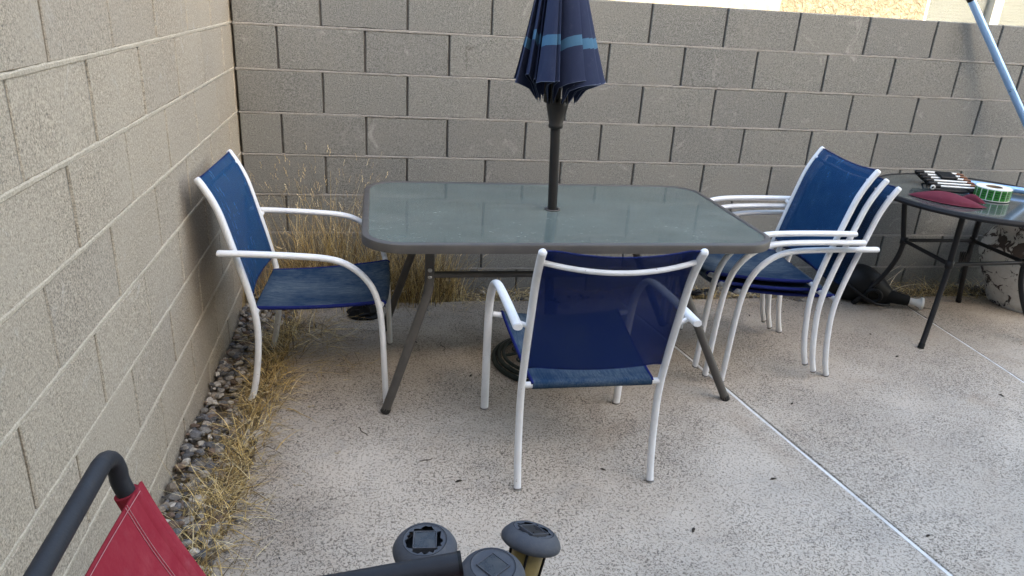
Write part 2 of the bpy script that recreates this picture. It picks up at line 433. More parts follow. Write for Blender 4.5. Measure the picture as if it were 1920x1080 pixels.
for s_ in (slab(lambda y: .225+.04*math.exp(-((y+.5)/.5)**2), lambda y: seamA(y)-.0115, jl=True),
           slab(lambda y: seamA(y)+.0125, lambda y: seamB(y)-.009), slab(lambda y: seamB(y)+.009, lambda y: 6.6)):
    tag(s_, kind='structure')
def strip(f, w, label):
    mb = MB(); L = []; n = 80; rr = random.Random(int(w*9999))
    for i in range(n+1):
        y = EDGE_Y-.01+(-6.5-EDGE_Y)*(i/n)**1.4; x = f(y)-.0025+.0022*math.sin(y*5.3)+rr.uniform(-.0006, .0006)
        L.append((x, y, -.0015+.0015*math.sin(y*4.1)))
    for dx0, dx1, z0, z1 in ((-w, w, 0, 0), (-w, -w, -.03, 0), (w, w, 0, -.03)):
        vs_ = [(x+dx0, y, z+z0) for x, y, z in L]+[(x+dx1, y, z+z1) for x, y, z in L]
        mb.add(vs_, [(i, i+1, n+2+i, n+1+i)[::-1] for i in range(n)])
    o = mb.build('joint_strip', M['pvc']); tag(o, label, 'joint strip'); return o
strip(seamA, .0066, 'white plastic strip in the slab joint running past the stacked chairs to the front')
strip(seamB, .0048, 'thin pale strip in the slab joint running under the round black table')

# ------------------------------------------------------------------ block walls
BL, BH, J, TOP = .4064, .2032, .010, 1.53
def block_mesh(L, H, D, seed, name):
    """front face at y=0 looking to -y, x from 0 to L, z from 0 to H; chipped, slightly wavy arris"""
    rr = random.Random(seed); nl, nh = 4, 2; ring = []
    for k in range(nl): ring.append((L*k/nl, 0))
    for k in range(nh): ring.append((L, H*k/nh))
    for k in range(nl): ring.append((L-L*k/nl, H))
    for k in range(nh): ring.append((0, H-H*k/nh))
    n = len(ring); out, inn = [], []
    for i, (x, z) in enumerate(ring):
        cx, cz = L/2, H/2
        jx, jz = rr.uniform(-.0012, .0012), rr.uniform(-.0012, .0012)
        b = rr.uniform(.002, .0042)*(1.7 if rr.random() < .10 else 1)
        sx = 0 if abs(x-cx) < L*.499 else (1 if x < cx else -1); sz = 0 if abs(z-cz) < H*.499 else (1 if z < cz else -1)
        out.append((x+jx*abs(sx), b, z+jz*abs(sz))); inn.append((x+sx*b, 0, z+sz*b))
    back = [(x, D, z) for x, y, z in out]
    vs_ = out+inn+back; F = [tuple(range(n, 2*n))]
    for i in range(n):
        j = (i+1) % n; F.append((i, j, n+j, n+i)); F.append((2*n+i, 2*n+j, j, i))
    F.append(tuple(range(3*n-1, 2*n-1, -1)))
    mb = MB(); mb.add(vs_, F); me = bpy.data.meshes.new(name); me.from_pydata(mb.v, [], mb.f); me.update(); return me
def block_wall(name, label, mat, core_mat, bed_mat, to_world, xs, xe, phase, D, core_rec, bed_rec, bed_h, seed, rz, facing_label):
    """xs..xe along the wall; phase(row) gives where a head joint falls"""
    root = thing(name, label, 'block wall'); rr = random.Random(seed)
    cache = {}
    for row in range(8):
        z0 = TOP-BH*(row+1)+J/2; x = phase(row)
        while x > xs: x -= BL
        while x < xe:
            a, b = max(x, xs)+J/2, min(x+BL, xe)-J/2; x += BL
            if b-a < .03: continue
            key = (round(b-a, 3), rr.randrange(5))
            if key not in cache:
                me = block_mesh(b-a, BH-J, D, hash(key) % 1000 + seed, 'block'); me.materials.append(mat); cache[key] = me
            o = bpy.data.objects.new('block', cache[key]); COL.objects.link(o); o.parent = root
            o.location = to_world(b if rz else a, rr.uniform(-.0014, .0014), z0+rr.uniform(-.0006, .0006)); o.rotation_euler = (0, 0, rz+rr.uniform(-.0015, .0015))
    def wb(mb, a, b):
        vs_ = [to_world(x, y, z) for z in (a[2], b[2]) for y in (a[1], b[1]) for x in (a[0], b[0])]
        mb.add(vs_, [(0,2,3,1), (4,5,7,6), (0,1,5,4), (2,6,7,3), (0,4,6,2), (1,3,7,5)])
    mb = MB(); wb(mb, (xs+.001, core_rec, TOP-BH*8), (xe-.001, D-.006, TOP-.008)); mb.build('mortar_core', core_mat, root)
    for row in range(1, 8):                          # bed joints: ragged, nearly flush ribbons of mortar
        z = TOP-BH*row; n = int((xe-xs)/.018); vs_ = []; F = []
        for i in range(n+1):
            x = xs+(xe-xs)*i/n; hu = bed_h/2+rr.uniform(-.0016, .0016); hl = bed_h/2+rr.uniform(-.0016, .0016)
            w = bed_rec+rr.uniform(-.0004, .0004)
            vs_ += [to_world(x, .014, z+hu), to_world(x, w+.0012, z+hu), to_world(x, w-.0006, z+hu*.45), to_world(x, w, z-hl*.6), to_world(x, w+.0016, z-hl), to_world(x, .014, z-hl)]
        for i in range(n):
            for k in range(5): F.append((i*6+k, i*6+k+1, (i+1)*6+k+1, (i+1)*6+k))
        mb = MB(); mb.add(vs_, F, 0, False); mb.build('bed_joint', bed_mat, root)
    return root
block_wall('block_wall', 'grey concrete block wall across the back, behind the glass table', M['block_back'], M['mortar_deep'], M['mortar_back'],
           lambda x, y, z: (x, y, z), .007, 6.6, lambda r: .0 if r % 2 == 0 else BL/2, .15, .012, -.0008, .0110, 11, 0, '')
block_wall('block_wall', 'tan concrete block wall on the left, running towards the viewer', M['block_left'], M['mortar_head'], M['mortar_left'],
           lambda x, y, z: (-y, -x, z), -.40, 4.70, lambda r: .0169 if r % 2 == 0 else .2201, .15,   .0050, -.0013, .0135, 23, R(90), '')

# ------------------------------------------------------------------ gravel and dead grass
def rocks(name, spots, seed):
    rr = random.Random(seed); mb = MB()
    phi = (1+5**.5)/2
    ico = [V(*p).normalized() for p in ((-1,phi,0),(1,phi,0),(-1,-phi,0),(1,-phi,0),(0,-1,phi),(0,1,phi),(0,-1,-phi),(0,1,-phi),(phi,0,-1),(phi,0,1),(-phi,0,-1),(-phi,0,1))]
    fc = [(0,11,5),(0,5,1),(0,1,7),(0,7,10),(0,10,11),(1,5,9),(5,11,4),(11,10,2),(10,7,6),(7,1,8),(3,9,4),(3,4,2),(3,2,6),(3,6,8),(3,8,9),(4,9,5),(2,4,11),(6,2,10),(8,6,7),(9,8,1)]
    # one finer template
    vv = list(ico); ed = {}; ff = []
    def mid(a, b):
        k = (min(a, b), max(a, b))
        if k not in ed: ed[k] = len(vv); vv.append(((vv[a]+vv[b])/2).normalized())
        return ed[k]
    for a, b, c in fc:
        x, y, z = mid(a, b), mid(b, c), mid(c, a); ff += [(a,x,z), (b,y,x), (c,z,y), (x,y,z)]
    pal = [(.17,.16,.15), (.24,.22,.195), (.10,.098,.10), (.33,.295,.25), (.22,.18,.14), (.12,.118,.122), (.15,.105,.08), (.42,.38,.33)]
    for x, y, z, r in spots:
        vs0, f0 = (vv, ff) if r > .011 else (ico, fc)
        E_ = Matrix.Rotation(rr.uniform(0, 6.3), 4, 'Z') @ Matrix.Rotation(rr.uniform(-.6, .6), 4, 'X')
        s = V(rr.uniform(.8, 1.25), rr.uniform(.65, 1.0), rr.uniform(.5, .85))*r
        cut = [V(rr.uniform(-1, 1), rr.uniform(-1, 1), rr.uniform(-1, 1)).normalized() for _ in range(6)]
        out = []
        for p in vs0:
            q = p.copy()
            for c in cut:
                d = q.dot(c)
                if d > .62: q -= c*(d-.62)
            q *= 1+rr.uniform(-.06, .06)
            out.append(E_ @ V(q.x*s.x, q.y*s.y, q.z*s.z)+V(x, y, z))
        c = rr.choice(pal); k = rr.uniform(.75, 1.25)
        mb.add(out, f0, 0, False, tuple(min(1, a*k) for a in c))
    return mb.build(name, M['rock'])
sp = []
for i in range(2300):
    y = -rng.uniform(.02, 1)**.9*3.4; x = rng.uniform(.006, .25)
    wall = max(0, 1-x/.16)*.035; r = rng.choice((.008, .010, .012, .015, .017, .021))*rng.uniform(.8, 1.2)
    x = max(x, r*1.05)
    sp.append((x, y, soil_h(x, y)+wall+rng.uniform(-.002, .014), r))
tag(rocks('gravel', sp, 5), 'grey and tan crushed gravel along the foot of the left wall', 'gravel', kind='stuff')
sp = []
for i in range(1500):
    x = rng.uniform(.25, 5.2); y = -rng.uniform(.01, .27); r = rng.choice((.005, .006, .008, .010, .013))*rng.uniform(.8, 1.2)
    sp.append((x, min(y, -r*1.1), soil_h(x, y)+rng.uniform(0, .012), r))
for i in range(260):                                # crumbs kicked onto the slab
    x = rng.uniform(.3, 4.6); y = EDGE_Y-abs(rng.gauss(0, .12)); r = rng.uniform(.002, .0045); sp.append((x, y, r*.4, r))
for i in range(120):
    y = -rng.uniform(.4, 2.4); x = .25+abs(rng.gauss(0, .10)); r = rng.uniform(.002, .0045); sp.append((x, y, r*.4, r))
tag(rocks('gravel', sp, 6), 'small dusty gravel along the foot of the back wall', 'gravel', kind='stuff')

STRAW = [(.56,.39,.14), (.70,.52,.23), (.46,.31,.11), (.84,.69,.40), (.26,.17,.07), (.62,.46,.21), (.14,.095,.05), (.30,.20,.085), (.12,.085,.05)]
def blade(mb, rr, base, az, lean, L, w, droop, seed_head=False, flat=False, tint=None):
    n = 6 if L > .1 else 4; d = V(math.cos(az)*math.sin(lean), math.sin(az)*math.sin(lean), math.cos(lean)); p = V(*base)
    side = V(-math.sin(az+rr.uniform(-.9, .9)), math.cos(az), rr.uniform(-.4, .4)).normalized()
    k = rr.uniform(.75, 1.2); c = tuple(a*k for a in (tint or rr.choice(STRAW))); vs_ = []; F = []
    curl = rr.uniform(-.12, .12) if rr.random() < .6 else rr.uniform(-.38, .38)
    for i in range(n+1):
        t = i/n; ww = w*(1-t*.8)
        vs_ += [p-side*ww/2, p+side*ww/2]
        d = (d+V(math.cos(az), math.sin(az), -1.1)*droop/n+side*curl).normalized()
        if p.z < .006 and d.z < 0: d.z = rr.uniform(0, .06); d.normalize()
        p = p+d*(L/n)
        p.x = max(p.x, .006) if p.y > -4 else p.x; p.y = min(p.y, -.006)
    for i in range(n): F.append((2*i, 2*i+1, 2*i+3, 2*i+2))
    mb.add(vs_, F, 0, True, c)
    if seed_head:
        for q in range(3):
            o = p-d*(q*.010)+V(rr.uniform(-.004, .004), rr.uniform(-.004, .004), -.003*q); e = d*.008; s2 = side*.0021; u2 = d.cross(side).normalized()*.0021
            cc = tuple(a*.55+b_*.45 for a, b_ in zip(c, (.50, .45, .36)))
            mb.add([o-e, o+s2, o+u2, o-s2, o-u2, o+e], [(0,1,2), (0,2,3), (0,3,4), (0,4,1), (5,2,1), (5,3,2), (5,4,3), (5,1,4)], 0, False, cc)
def grass_patch(label, fn, seed):
    rr = random.Random(seed); mb = MB(); fn(mb, rr)
    return tag(mb.build('dry_grass', M['straw']), label, 'dry grass', kind='stuff')
def tall(mb, rr):
    clumps = [(.30, -.12, .55, .07, 190), (.18, -.10, .45, .06, 110), (.40, -.16, .60, .07, 210), (.52, -.13, .52, .08, 220), (.62, -.17, .46, .07, 190), (.74, -.17, .42, .06, 260),
              (.84, -.16, .42, .06, 300), (.93, -.15, .40, .05, 260), (1.02, -.13, .34, .05, 150), (.12, -.22, .34, .06, 90), (.68, -.10, .5, .06, 80), (.45, -.07, .6, .05, 50)]
    for cx, cy, h, s, n in clumps:
        for i in range(int(n*1.45)):
            x, y = cx+rr.gauss(0, s), min(-.012, cy+rr.gauss(0, s*.8)); x = max(.01, x)
            L = h*rr.uniform(.30, .85); big = rr.random() < .16
            if big: L = h*rr.uniform(.9, 1.18)
            blade(mb, rr, (x, y, -.02), rr.uniform(0, 6.28), abs(rr.gauss(0, .16)), L, rr.uniform(.0024, .0046), rr.uniform(0, .28), big or rr.random() < .10)
    for i in range(700):                              # matted base
        x, y = max(.01, rr.uniform(.05, 1.1)), -abs(rr.gauss(.17, .09)); L = rr.uniform(.06, .22)
        blade(mb, rr, (x, min(y, -.01), -.015), rr.uniform(0, 6.28), rr.uniform(.5, 1.45), L, rr.uniform(.0016, .003), rr.uniform(.3, 1.2))
grass_patch('tall dry straw-coloured grass standing in the corner behind the left chair', tall, 31)
def left_strip(mb, rr):
    for cx, cy, s, n, h in ((.255, -.95, .05, 320, .20), (.25, -1.15, .05, 360, .19), (.225, -1.38, .05, 330, .16), (.205, -1.62, .055, 380, .17), (.20, -1.85, .06, 420, .17), (.185, -2.08, .06, 360, .16), (.27, -.72, .06, 260, .20), (.33, -.52, .09, 320, .22), (.20, -2.4, .06, 260, .15), (.19, -2.75, .06, 200, .15)):
        for i in range(int(n*1.7)):
            x, y = max(.03, cx-.03+rr.gauss(0, s*.75)), cy+rr.gauss(0, .09); L = h*rr.uniform(.25, 1.15)
            blade(mb, rr, (x, y, -.012), rr.uniform(0, 6.28), rr.uniform(.25, 1.45), L*.9, rr.choice((.0014, .002, .003, .0048)), rr.uniform(.2, 1.5))
    for i in range(60):                               # longer stalks fanning out
        y = -rr.uniform(.5, 2.2); blade(mb, rr, (.2+rr.gauss(0, .05), y, -.01), rr.uniform(0, 6.28), rr.uniform(.3, 1.1), rr.uniform(.2, .34), .002, rr.uniform(.2, .9), rr.random() < .4)
    for i in range(130):                              # straw lying out on the slab
        x, y = .34+abs(rr.gauss(0, .14)), -rr.uniform(.40, 1.0); blade(mb, rr, (x, y, .004), rr.gauss(-.1, .8), rr.uniform(1.4, 1.56), rr.uniform(.06, .22), .0022, .05)
    for i in range(60):
        y = -rr.uniform(1.0, 2.5); blade(mb, rr, (.26+abs(rr.gauss(0, .05)), y, .003), rr.uniform(-1.2, 1.2), rr.uniform(1.35, 1.55), rr.uniform(.04, .13), .0018, .05)
grass_patch('matted dry golden grass between the left gravel and the patio slab', left_strip, 32)
def back_strip(mb, rr):
    for i in range(2800):
        x = rr.uniform(1.0, 5.4); y = -.012-abs(rr.gauss(.13, .075)); L = rr.uniform(.04, .17)
        c = rr.choice(STRAW); k_ = rr.uniform(.7, 1.1); c = tuple(a*k_ for a in c)
        blade(mb, rr, (x, min(y, -.01), -.012), rr.uniform(0, 6.28), rr.uniform(.9, 1.52), L, rr.uniform(.0015, .003), rr.uniform(.1, .8), tint=c)
    for cx, n, h in ((3.35, 60, .16), (3.95, 150, .16), (4.15, 150, .17), (3.75, 70, .14), (1.2, 70, .14), (2.5, 50, .1)):
        for i in range(n):
            blade(mb, rr, (cx+rr.gauss(0, .10), -abs(rr.gauss(.13, .06))-.01, -.01), rr.uniform(0, 6.28), rr.uniform(.4, 1.4), h*rr.uniform(.5, 1.2), .0025, rr.uniform(.1, .9))
    for x, y, az, L in ((3.55, -.16, .3, .34), (3.62, -.2, .5, .30), (3.5, -.14, .25, .30), (3.66, -.15, .9, .25)):
        blade(mb, rr, (x, y, .01), az, 1.05, L, .006, .02, tint=(.52, .45, .33))
grass_patch('flattened grey straw litter along the foot of the back wall', back_strip, 33)

lf = [(2.366,-1.344,.6,"right of the glass table's front right foot"), (3.378,-1.347,2,'at the right edge, in front of the thin joint strip'), (1.627,-2.057,1,'between the front chair and the solar lights, nearest the bottom'),
      (2.379,-2.158,.3,'in the bottom right, beyond the white joint strip'), (1.432,-1.724,2.6,'between the rear feet of the front chair'), (.924,-1.744,.2,"left of the front chair's left rear foot"),
      (2.62,-.449,1.2,'behind the stacked chairs, near the back wall'), (3.14,-.958,.4,"between the stacked chairs and the round table's front foot"), (.833,-.685,2.2,"under the glass table between its left legs"),
      (3.167,-.707,1.5,'right of the stacked chairs, towards the black tool'), (1.05,-1.02,.9,'left of the green umbrella base'), (2.02,-1.83,.1,'left of the white joint strip, right of the front chair')]
me = None
for x, y, a, where in lf:
    if me is None:
        mb = MB(); mb.add([(-.012,0,.002), (-.004,.004,.004), (.006,.0035,.0035), (.013,.0005,.0018), (.005,-.004,.005), (-.005,-.0035,.0028)], [(0,4,1), (1,4,2), (2,4,3), (0,5,4)], 0, False, (.045,.036,.028))
        mb.add([(-.012,0,.0008), (-.004,.004,.0026), (.006,.0035,.002), (.013,.0005,.0006), (.005,-.004,.0036), (-.005,-.0035,.0014)], [(0,1,4), (1,2,4), (2,3,4), (0,4,5)], 0, False, (.04,.032,.025))
        o = mb.build('dry_leaf', M['leaf']); me = o.data
    else: o = bpy.data.objects.new('dry_leaf', me); COL.objects.link(o)
    o.location = (x, y, 0); o.rotation_euler = (0, 0, a); k = .8+.4*((x*7.3) % 1); o.scale = (k, k, k)
    tag(o, 'tiny dark leaf fragment '+where, 'dry leaf', 'leaf fragments scattered on the patio')

for (x, y, a, L, where) in ((.95, -.78, .5, .10, 'under the glass table near its left legs'), (.62, -1.45, 1.1, .07, 'on the slab left of the front chair'), (.80, -1.62, .3, .05, 'in front of the table foot')):
    rr = random.Random(int(x*100)); pts = [V(0, 0, .003)]; d_ = a
    for i in range(6): d_ += rr.uniform(-.7, .7); pts.append(pts[-1]+V(math.cos(d_), math.sin(d_), rr.uniform(-.02, .06))*(L/6))
    mb = MB(); mb.tube(smooth(pts, 3), .0013, 5, col=(.05, .038, .028), caps=False); o = mb.build('twig', M['leaf']); o.location = (x, y, 0); tag(o, 'thin dark crooked twig '+where, 'twig', 'twigs on the patio')

# ------------------------------------------------------------------ blue sling chairs
REAR = [(0,0), (.018,.06), (.032,.14), (.041,.22), (.045,.30), (.038,.383), (.013,.50), (-.018,.62), (-.042,.71), (-.058,.762), (-.078,.808), (-.100,.848), (-.116,.872)]
ARM = [(-.058,.622), (.08,.620), (.22,.615), (.315,.607), (.378,.588), (.432,.548), (.472,.492), (.494,.42), (.504,.33), (.510,.2), (.517,0)]
def make_chair():
    root = thing('sling_chair', 'x', 'chair')
    for s in (1, -1):
        mb = MB(); pts = smooth([(u, s*(.231+.005*v/.87), v) for u, v in REAR], 3)
        mb.tube(pts, .0125, 10, side=(0,1,0), round_end=True); p = mb.build('back_post', M['white_paint'], root)
        mb = MB(); mb.tube([(0, s*.231, 0.001), (.002, s*.231, .007)], .0138, 10); mb.build('foot_cap', M['foot_cap'], p)
        mb = MB(); pts = smooth([(u, s*(.279-.008*max(0, (.6-v))/.6), v) for u, v in ARM], 3)
        mb.tube(pts, .0155, 12, side=(0,1,0), ry=.0115); a = mb.build('armrest', M['white_paint'], root)
        mb = MB(); mb.tube([(.517, s*.271, 0.001), (.5168, s*.271, .007)], .0165, 12, side=(0,1,0), ry=.0126); mb.build('foot_cap', M['foot_cap'], a)
        mb = MB(); mb.tube([(-.014, s*.240, .604), (-.008, s*.270, .614)], .008, 8); mb.build('arm_bracket', M['white_paint'], a)
        mb = MB(); mb.tube([(-.0582, s*.279, .622), (-.062, s*.279, .6222)], .0140, 12, side=(0,1,0), ry=.0100); mb.build('end_plug', M['white_paint'], a)
    # rails
    mb = MB(); mb.tube([(-.092-.030*(1-(w/.228)**2), w, .834-.022*(1-(w/.228)**2)) for w in [(-.228+.456*i/14) for i in range(15)]], .0085, 8); mb.build('top_rail', M['white_paint'], root)
    mb = MB(); mb.tube([(.040, -.229, .372), (.040, .229, .372)], .0105, 10); mb.build('rear_rail', M['white_paint'], root)
    fr = [(.497+.012*(1-(w/.262)**2), w, .418-.030*(1-(w/.262)**2)) for w in [(-.262+.524*i/14) for i in range(15)]]
    mb = MB(); mb.tube(fr, .0110, 10); mb.build('front_rail', M['white_paint'], root)
    # back sling: thin sheet with an inner and an outer face
    prof = [p for p in smooth([(u, 0, v) for u, v in REAR], 4) if .432 < p.z < .868]
    prof = prof + [V(-.1165, 0, .873)]
    nw = 12; T = .0016; fr_, bk = [], []
    for j, p in enumerate(prof):
        q0, q1 = prof[max(j-1, 0)], prof[min(j+1, len(prof)-1)]; t = (q1-q0).normalized(); nrm = V(t.z, 0, -t.x)
        for i in range(nw+1):
            w = -.236+.472*i/nw; sag = .026*(1-(w/.236)**2)-.0118+.011*max(0, (abs(w)-.222)/.014)
            top = -.006*(1-(w/.236)**2) if j == len(prof)-1 else 0
            c = V(p.x, w, p.z+top)-nrm*sag
            fr_.append(c+nrm*T); bk.append(c)
    mb = MB(); W = nw+1; m_ = len(prof)
    mb.add(fr_, [(j*W+i, j*W+i+1, (j+1)*W+i+1, (j+1)*W+i) for j in range(m_-1) for i in range(nw)], 0, True)
    mb.add(bk, [(j*W+i, (j+1)*W+i, (j+1)*W+i+1, j*W+i+1) for j in range(m_-1) for i in range(nw)], 1, True)
    loop = [i for i in range(W)]+[j*W+nw for j in range(1, m_)]+[(m_-1)*W+i for i in range(nw-1, -1, -1)]+[j*W for j in range(m_-2, 0, -1)]
    n = len(loop); mb.add([fr_[k] for k in loop]+[bk[k] for k in loop], [(k, n+k, n+(k+1) % n, (k+1) % n) for k in range(n)], 1)
    bs = mb.build('back_sling', [M['sling_front'], M['sling_back']], root)
    for j, nm in ((0, 'hem'), (m_-1, 'hem')):         # rolled hems
        mb = MB(); mb.tube([(fr_[j*W+i]+bk[j*W+i])/2 for i in range(W)], .0030, 6, caps=True); mb.build(nm, M['sling_back'], bs)
    # seat sling: wraps the two rails, sides free, sags a little
    n = 16; top, bot = [], []; nw = 10; W = nw+1
    path = []
    for k in range(5): a = R(250-40*k); path.append((.040+.0125*math.cos(a), .372+.0125*math.sin(a), 0))
    for k in range(1, n): t = k/n; path.append((.040+.457*t, .3845+.046*t, 1-abs(2*t-1)**2.2))
    for k in range(6): a = R(90-36*k); path.append((.499+.0130*math.cos(a), .4185+.0130*math.sin(a), 0))
    for j, (u, v, sg) in enumerate(path):
        q0, q1 = path[max(j-1, 0)], path[min(j+1, len(path)-1)]; t = V(q1[0]-q0[0], 0, q1[1]-q0[1]).normalized(); nrm = V(-t.z, 0, t.x)
        hw = .200+.024*(u-.04)/.457; fk = max(0, min(1, (u-.04)/.457))
        for i in range(W):
            w = (-1+2*i/nw)*hw; e = 1-(w/.262)**2
            c = V(u+.012*e*fk, w, v-.030*e*fk-.020*sg*(1-(w/hw)**2*.6)); top.append(c+nrm*.0012); bot.append(c-nrm*.0012)
    m_ = len(path); mb = MB()
    mb.add(top, [(j*W+i, (j+1)*W+i, (j+1)*W+i+1, j*W+i+1)[::-1] for j in range(m_-1) for i in range(nw)], 0, True)
    mb.add(bot, [(j*W+i, (j+1)*W+i, (j+1)*W+i+1, j*W+i+1) for j in range(m_-1) for i in range(nw)], 1, True)
    for col_ in (0, nw):
        mb.add([top[j*W+col_] for j in range(m_)]+[bot[j*W+col_] for j in range(m_)], [(j, j+1, m_+j+1, m_+j) for j in range(m_-1)], 1)
    ss = mb.build('seat_sling', [M['seat_front'], M['seat_back']], root)
    for col_ in (0, nw):                              # welted side edges
        mb = MB(); mb.tube([(top[j*W+col_]+bot[j*W+col_])/2-V(0,0,.003) for j in range(3, m_-3)], .0055, 6, side=(0,1,0), ry=.0075); mb.build('welt', M['seat_back'], ss)
    return root
chair = make_chair()
poses = [(1.344, -1.804, 0, 1.573, 'blue sling chair seen from behind, standing in front of the glass table'),
         (.186, -.937, 0, -.045, 'blue sling chair with white frame standing in dry grass against the left wall'),
         (2.672, -.888, 0, 3.095, 'lowest chair of the stack of three, its feet on the patio'),
         (2.587, -.918, .040, 3.072, 'middle chair of the stack of three blue sling chairs'),
         (2.547, -.912, .076, 3.052, 'topmost chair of the stack of three, its blue seat showing')]
for i, (x, y, z, a, lab) in enumerate(poses):
    o = chair if i == 0 else copy_tree(chair)
    o.location = (x, y, z); o.rotation_euler = (0, 0, a); tag(o, lab, 'chair', 'blue sling patio chairs')

# ------------------------------------------------------------------ glass table
TX, TY, TH = 1.388, -.918, .71
tb = thing('patio_table', 'rectangular patio table with rounded corners and dusty grey-green glass top', 'table', (TX, TY, 0))
LX, LY, RC = .782, .456, .15
def rrect(lx, ly, rc, n=10):
    out = []
    for cx, cy, a0 in ((lx-rc, ly-rc, 0), (-lx+rc, ly-rc, 90), (-lx+rc, -ly+rc, 180), (lx-rc, -ly+rc, 270)):
        for k in range(n+1): a = R(a0+90*k/n); out.append((cx+rc*math.cos(a), cy+rc*math.sin(a)))
    return out
def loft_ring(mb, rings, mat=0, smooth_=True):
    n = len(rings[0]); vs_ = [p for r_ in rings for p in r_]; m_ = len(rings)
    mb.add(vs_, [(j*n+i, j*n+(i+1) % n, ((j+1) % m_)*n+(i+1) % n, ((j+1) % m_)*n+i) for j in range(m_) for i in range(n)], mat, smooth_)
prof = [(0, -.034), (.0, -.010), (-.003, -.003), (-.009, .0), (-.022, .0005), (-.026, -.003), (-.026, -.012), (-.008, -.013), (-.007, -.034)]
rings = [[(x, y, TH+dz) for x, y in rrect(LX+d, LY+d, RC+d)] for d, dz in prof]
mb = MB(); loft_ring(mb, rings, 0, False); rim = mb.build('rim', M['table_metal'], tb)
for pl in rim.data.polygons: pl.use_smooth = True
rim.data.set_sharp_from_angle(angle=R(35))
gl = rrect(LX-.0255, LY-.0255, RC-.0255); n = len(gl); hole = (-.012, .012); HR = .027
mb = MB()                                             # pane with the pole hole left open
hs = [(hole[0]+HR*math.cos(2*math.pi*k/n), hole[1]+HR*math.sin(2*math.pi*k/n)) for k in range(n)]
st = min(range(n), key=lambda k: abs(math.atan2(gl[0][1], gl[0][0])-2*math.pi*k/n))
hs = hs[st:]+hs[:st]
for z, flip in ((TH-.0035, False), (TH-.0095, True)):
    vs_ = [(x, y, z) for x, y in gl]+[(x, y, z) for x, y in hs]
    mb.add(vs_, [((i, (i+1) % n, n+(i+1) % n, n+i)[::-1] if flip else (i, (i+1) % n, n+(i+1) % n, n+i)) for i in range(n)])
for loop, flip in ((gl, False), (hs, True)):
    vs_ = [(x, y, TH-.0095) for x, y in loop]+[(x, y, TH-.0035) for x, y in loop]
    mb.add(vs_, [((i, (i+1) % n, n+(i+1) % n, n+i)[::-1] if flip else (i, (i+1) % n, n+(i+1) % n, n+i)) for i in range(n)])
mb.build('glass_top', M['glass'], tb)
mb = MB(); loft_ring(mb, [[(hole[0]+r_*math.cos(2*math.pi*k/28), hole[1]+r_*math.sin(2*math.pi*k/28), TH+z) for k in range(28)] for r_, z in ((.0245, -.014), (.0245, .0005), (.031, .0015), (.033, -.0030), (.0275, -.0032), (.0275, -.014))])
mb.build('hole_ring', M['table_metal'], tb)
for sx in (-1, 1):
    for sy in (-1, 1):
        x1, x0 = (-.538 if sx < 0 else .452), sx*.702; y0 = sy*.372; yt = sy*.330
        dx = x0-x1; pts = smooth([(x1, yt, TH-.020), (x1, yt, .60), (x1, yt+.004*sy, .54), (x1+.05*dx, yt+.010*sy, .475), (x1+.28*dx, yt+.018*sy, .36), (x1+.64*dx, yt+.030*sy, .18), (x0, y0, 0.004)], 5)
        mb = MB(); mb.tube(pts, .0175, 12); lg = mb.build('leg', M['table_metal'], tb)
        mb = MB(); mb.tube([(x0+.002*sx, y0, .001), (x0-.007*sx, y0-.002*sy, .020)], .0186, 12); mb.build('foot_cap', M['umbrella_metal'], lg)
        for zz in (.575, .548):
            mb = MB(); c = V(x1, yt-.0172, zz); mb.lathe([(0.0001, -.0045), (.005, -.004), (.0085, -.001), (.0085, .003)], 10, M=Matrix.Translation(c) @ Matrix.Rotation(R(-90), 4, 'X')); mb.build('bolt', M['bolt'], lg)
for sy in (-1, 1):
    mb = MB(); mb.tube([(-.70, sy*.330, TH-.030), (.70, sy*.330, TH-.030)], .014, 8); mb.build('under_rail', M['table_metal'], tb)
for sy in (-1, 1):
    mb = MB(); mb.tube([(-.530, sy*.330, .552), (.444, sy*.330, .552)], .0125, 10); mb.build('stretcher', M['table_metal'], tb)

# ------------------------------------------------------------------ umbrella and its base
PX, PY = TX+hole[0], TY+hole[1]
um = thing('patio_umbrella', 'closed navy umbrella with a pale blue stripe standing through the glass table', 'umbrella', (PX+.030, PY, 0))
LEAN = -.043
def ax(z): return V(LEAN*z, 0, z)
mb = MB(); mb.tube([ax(.03), ax(.5), ax(1.10)], .0195, 16); mb.build('pole', M['umbrella_metal'], um)
mb = MB(); mb.tube([ax(1.10), ax(1.7), ax(2.35)], .0165, 14); mb.build('upper_pole', M['umbrella_metal'], um)
mb = MB(); Mx = Matrix.Translation(ax(1.04)); mb.lathe([(.020, 0), (.0285, .002), (.0295, .014), (.0270, .018), (.0425, .085), (.0445, .108), (.038, .111), (.017, .111)], 20, M=Mx); mb.build('runner_collar', M['umbrella_metal'], um)
NF = 17; rr = random.Random(12); rows = []; NT_ = 48
flaps = []
for i in range(NF):
    flaps.append((2*math.pi*i/NF+rr.uniform(-.15, .15), rr.choice((.70, .84, .95, 1.0, 1.08)), rr.uniform(.7, 2.0), rr.uniform(-.022, .024)))
def taper(t): return max(.17, 1-1.42*t**.92)
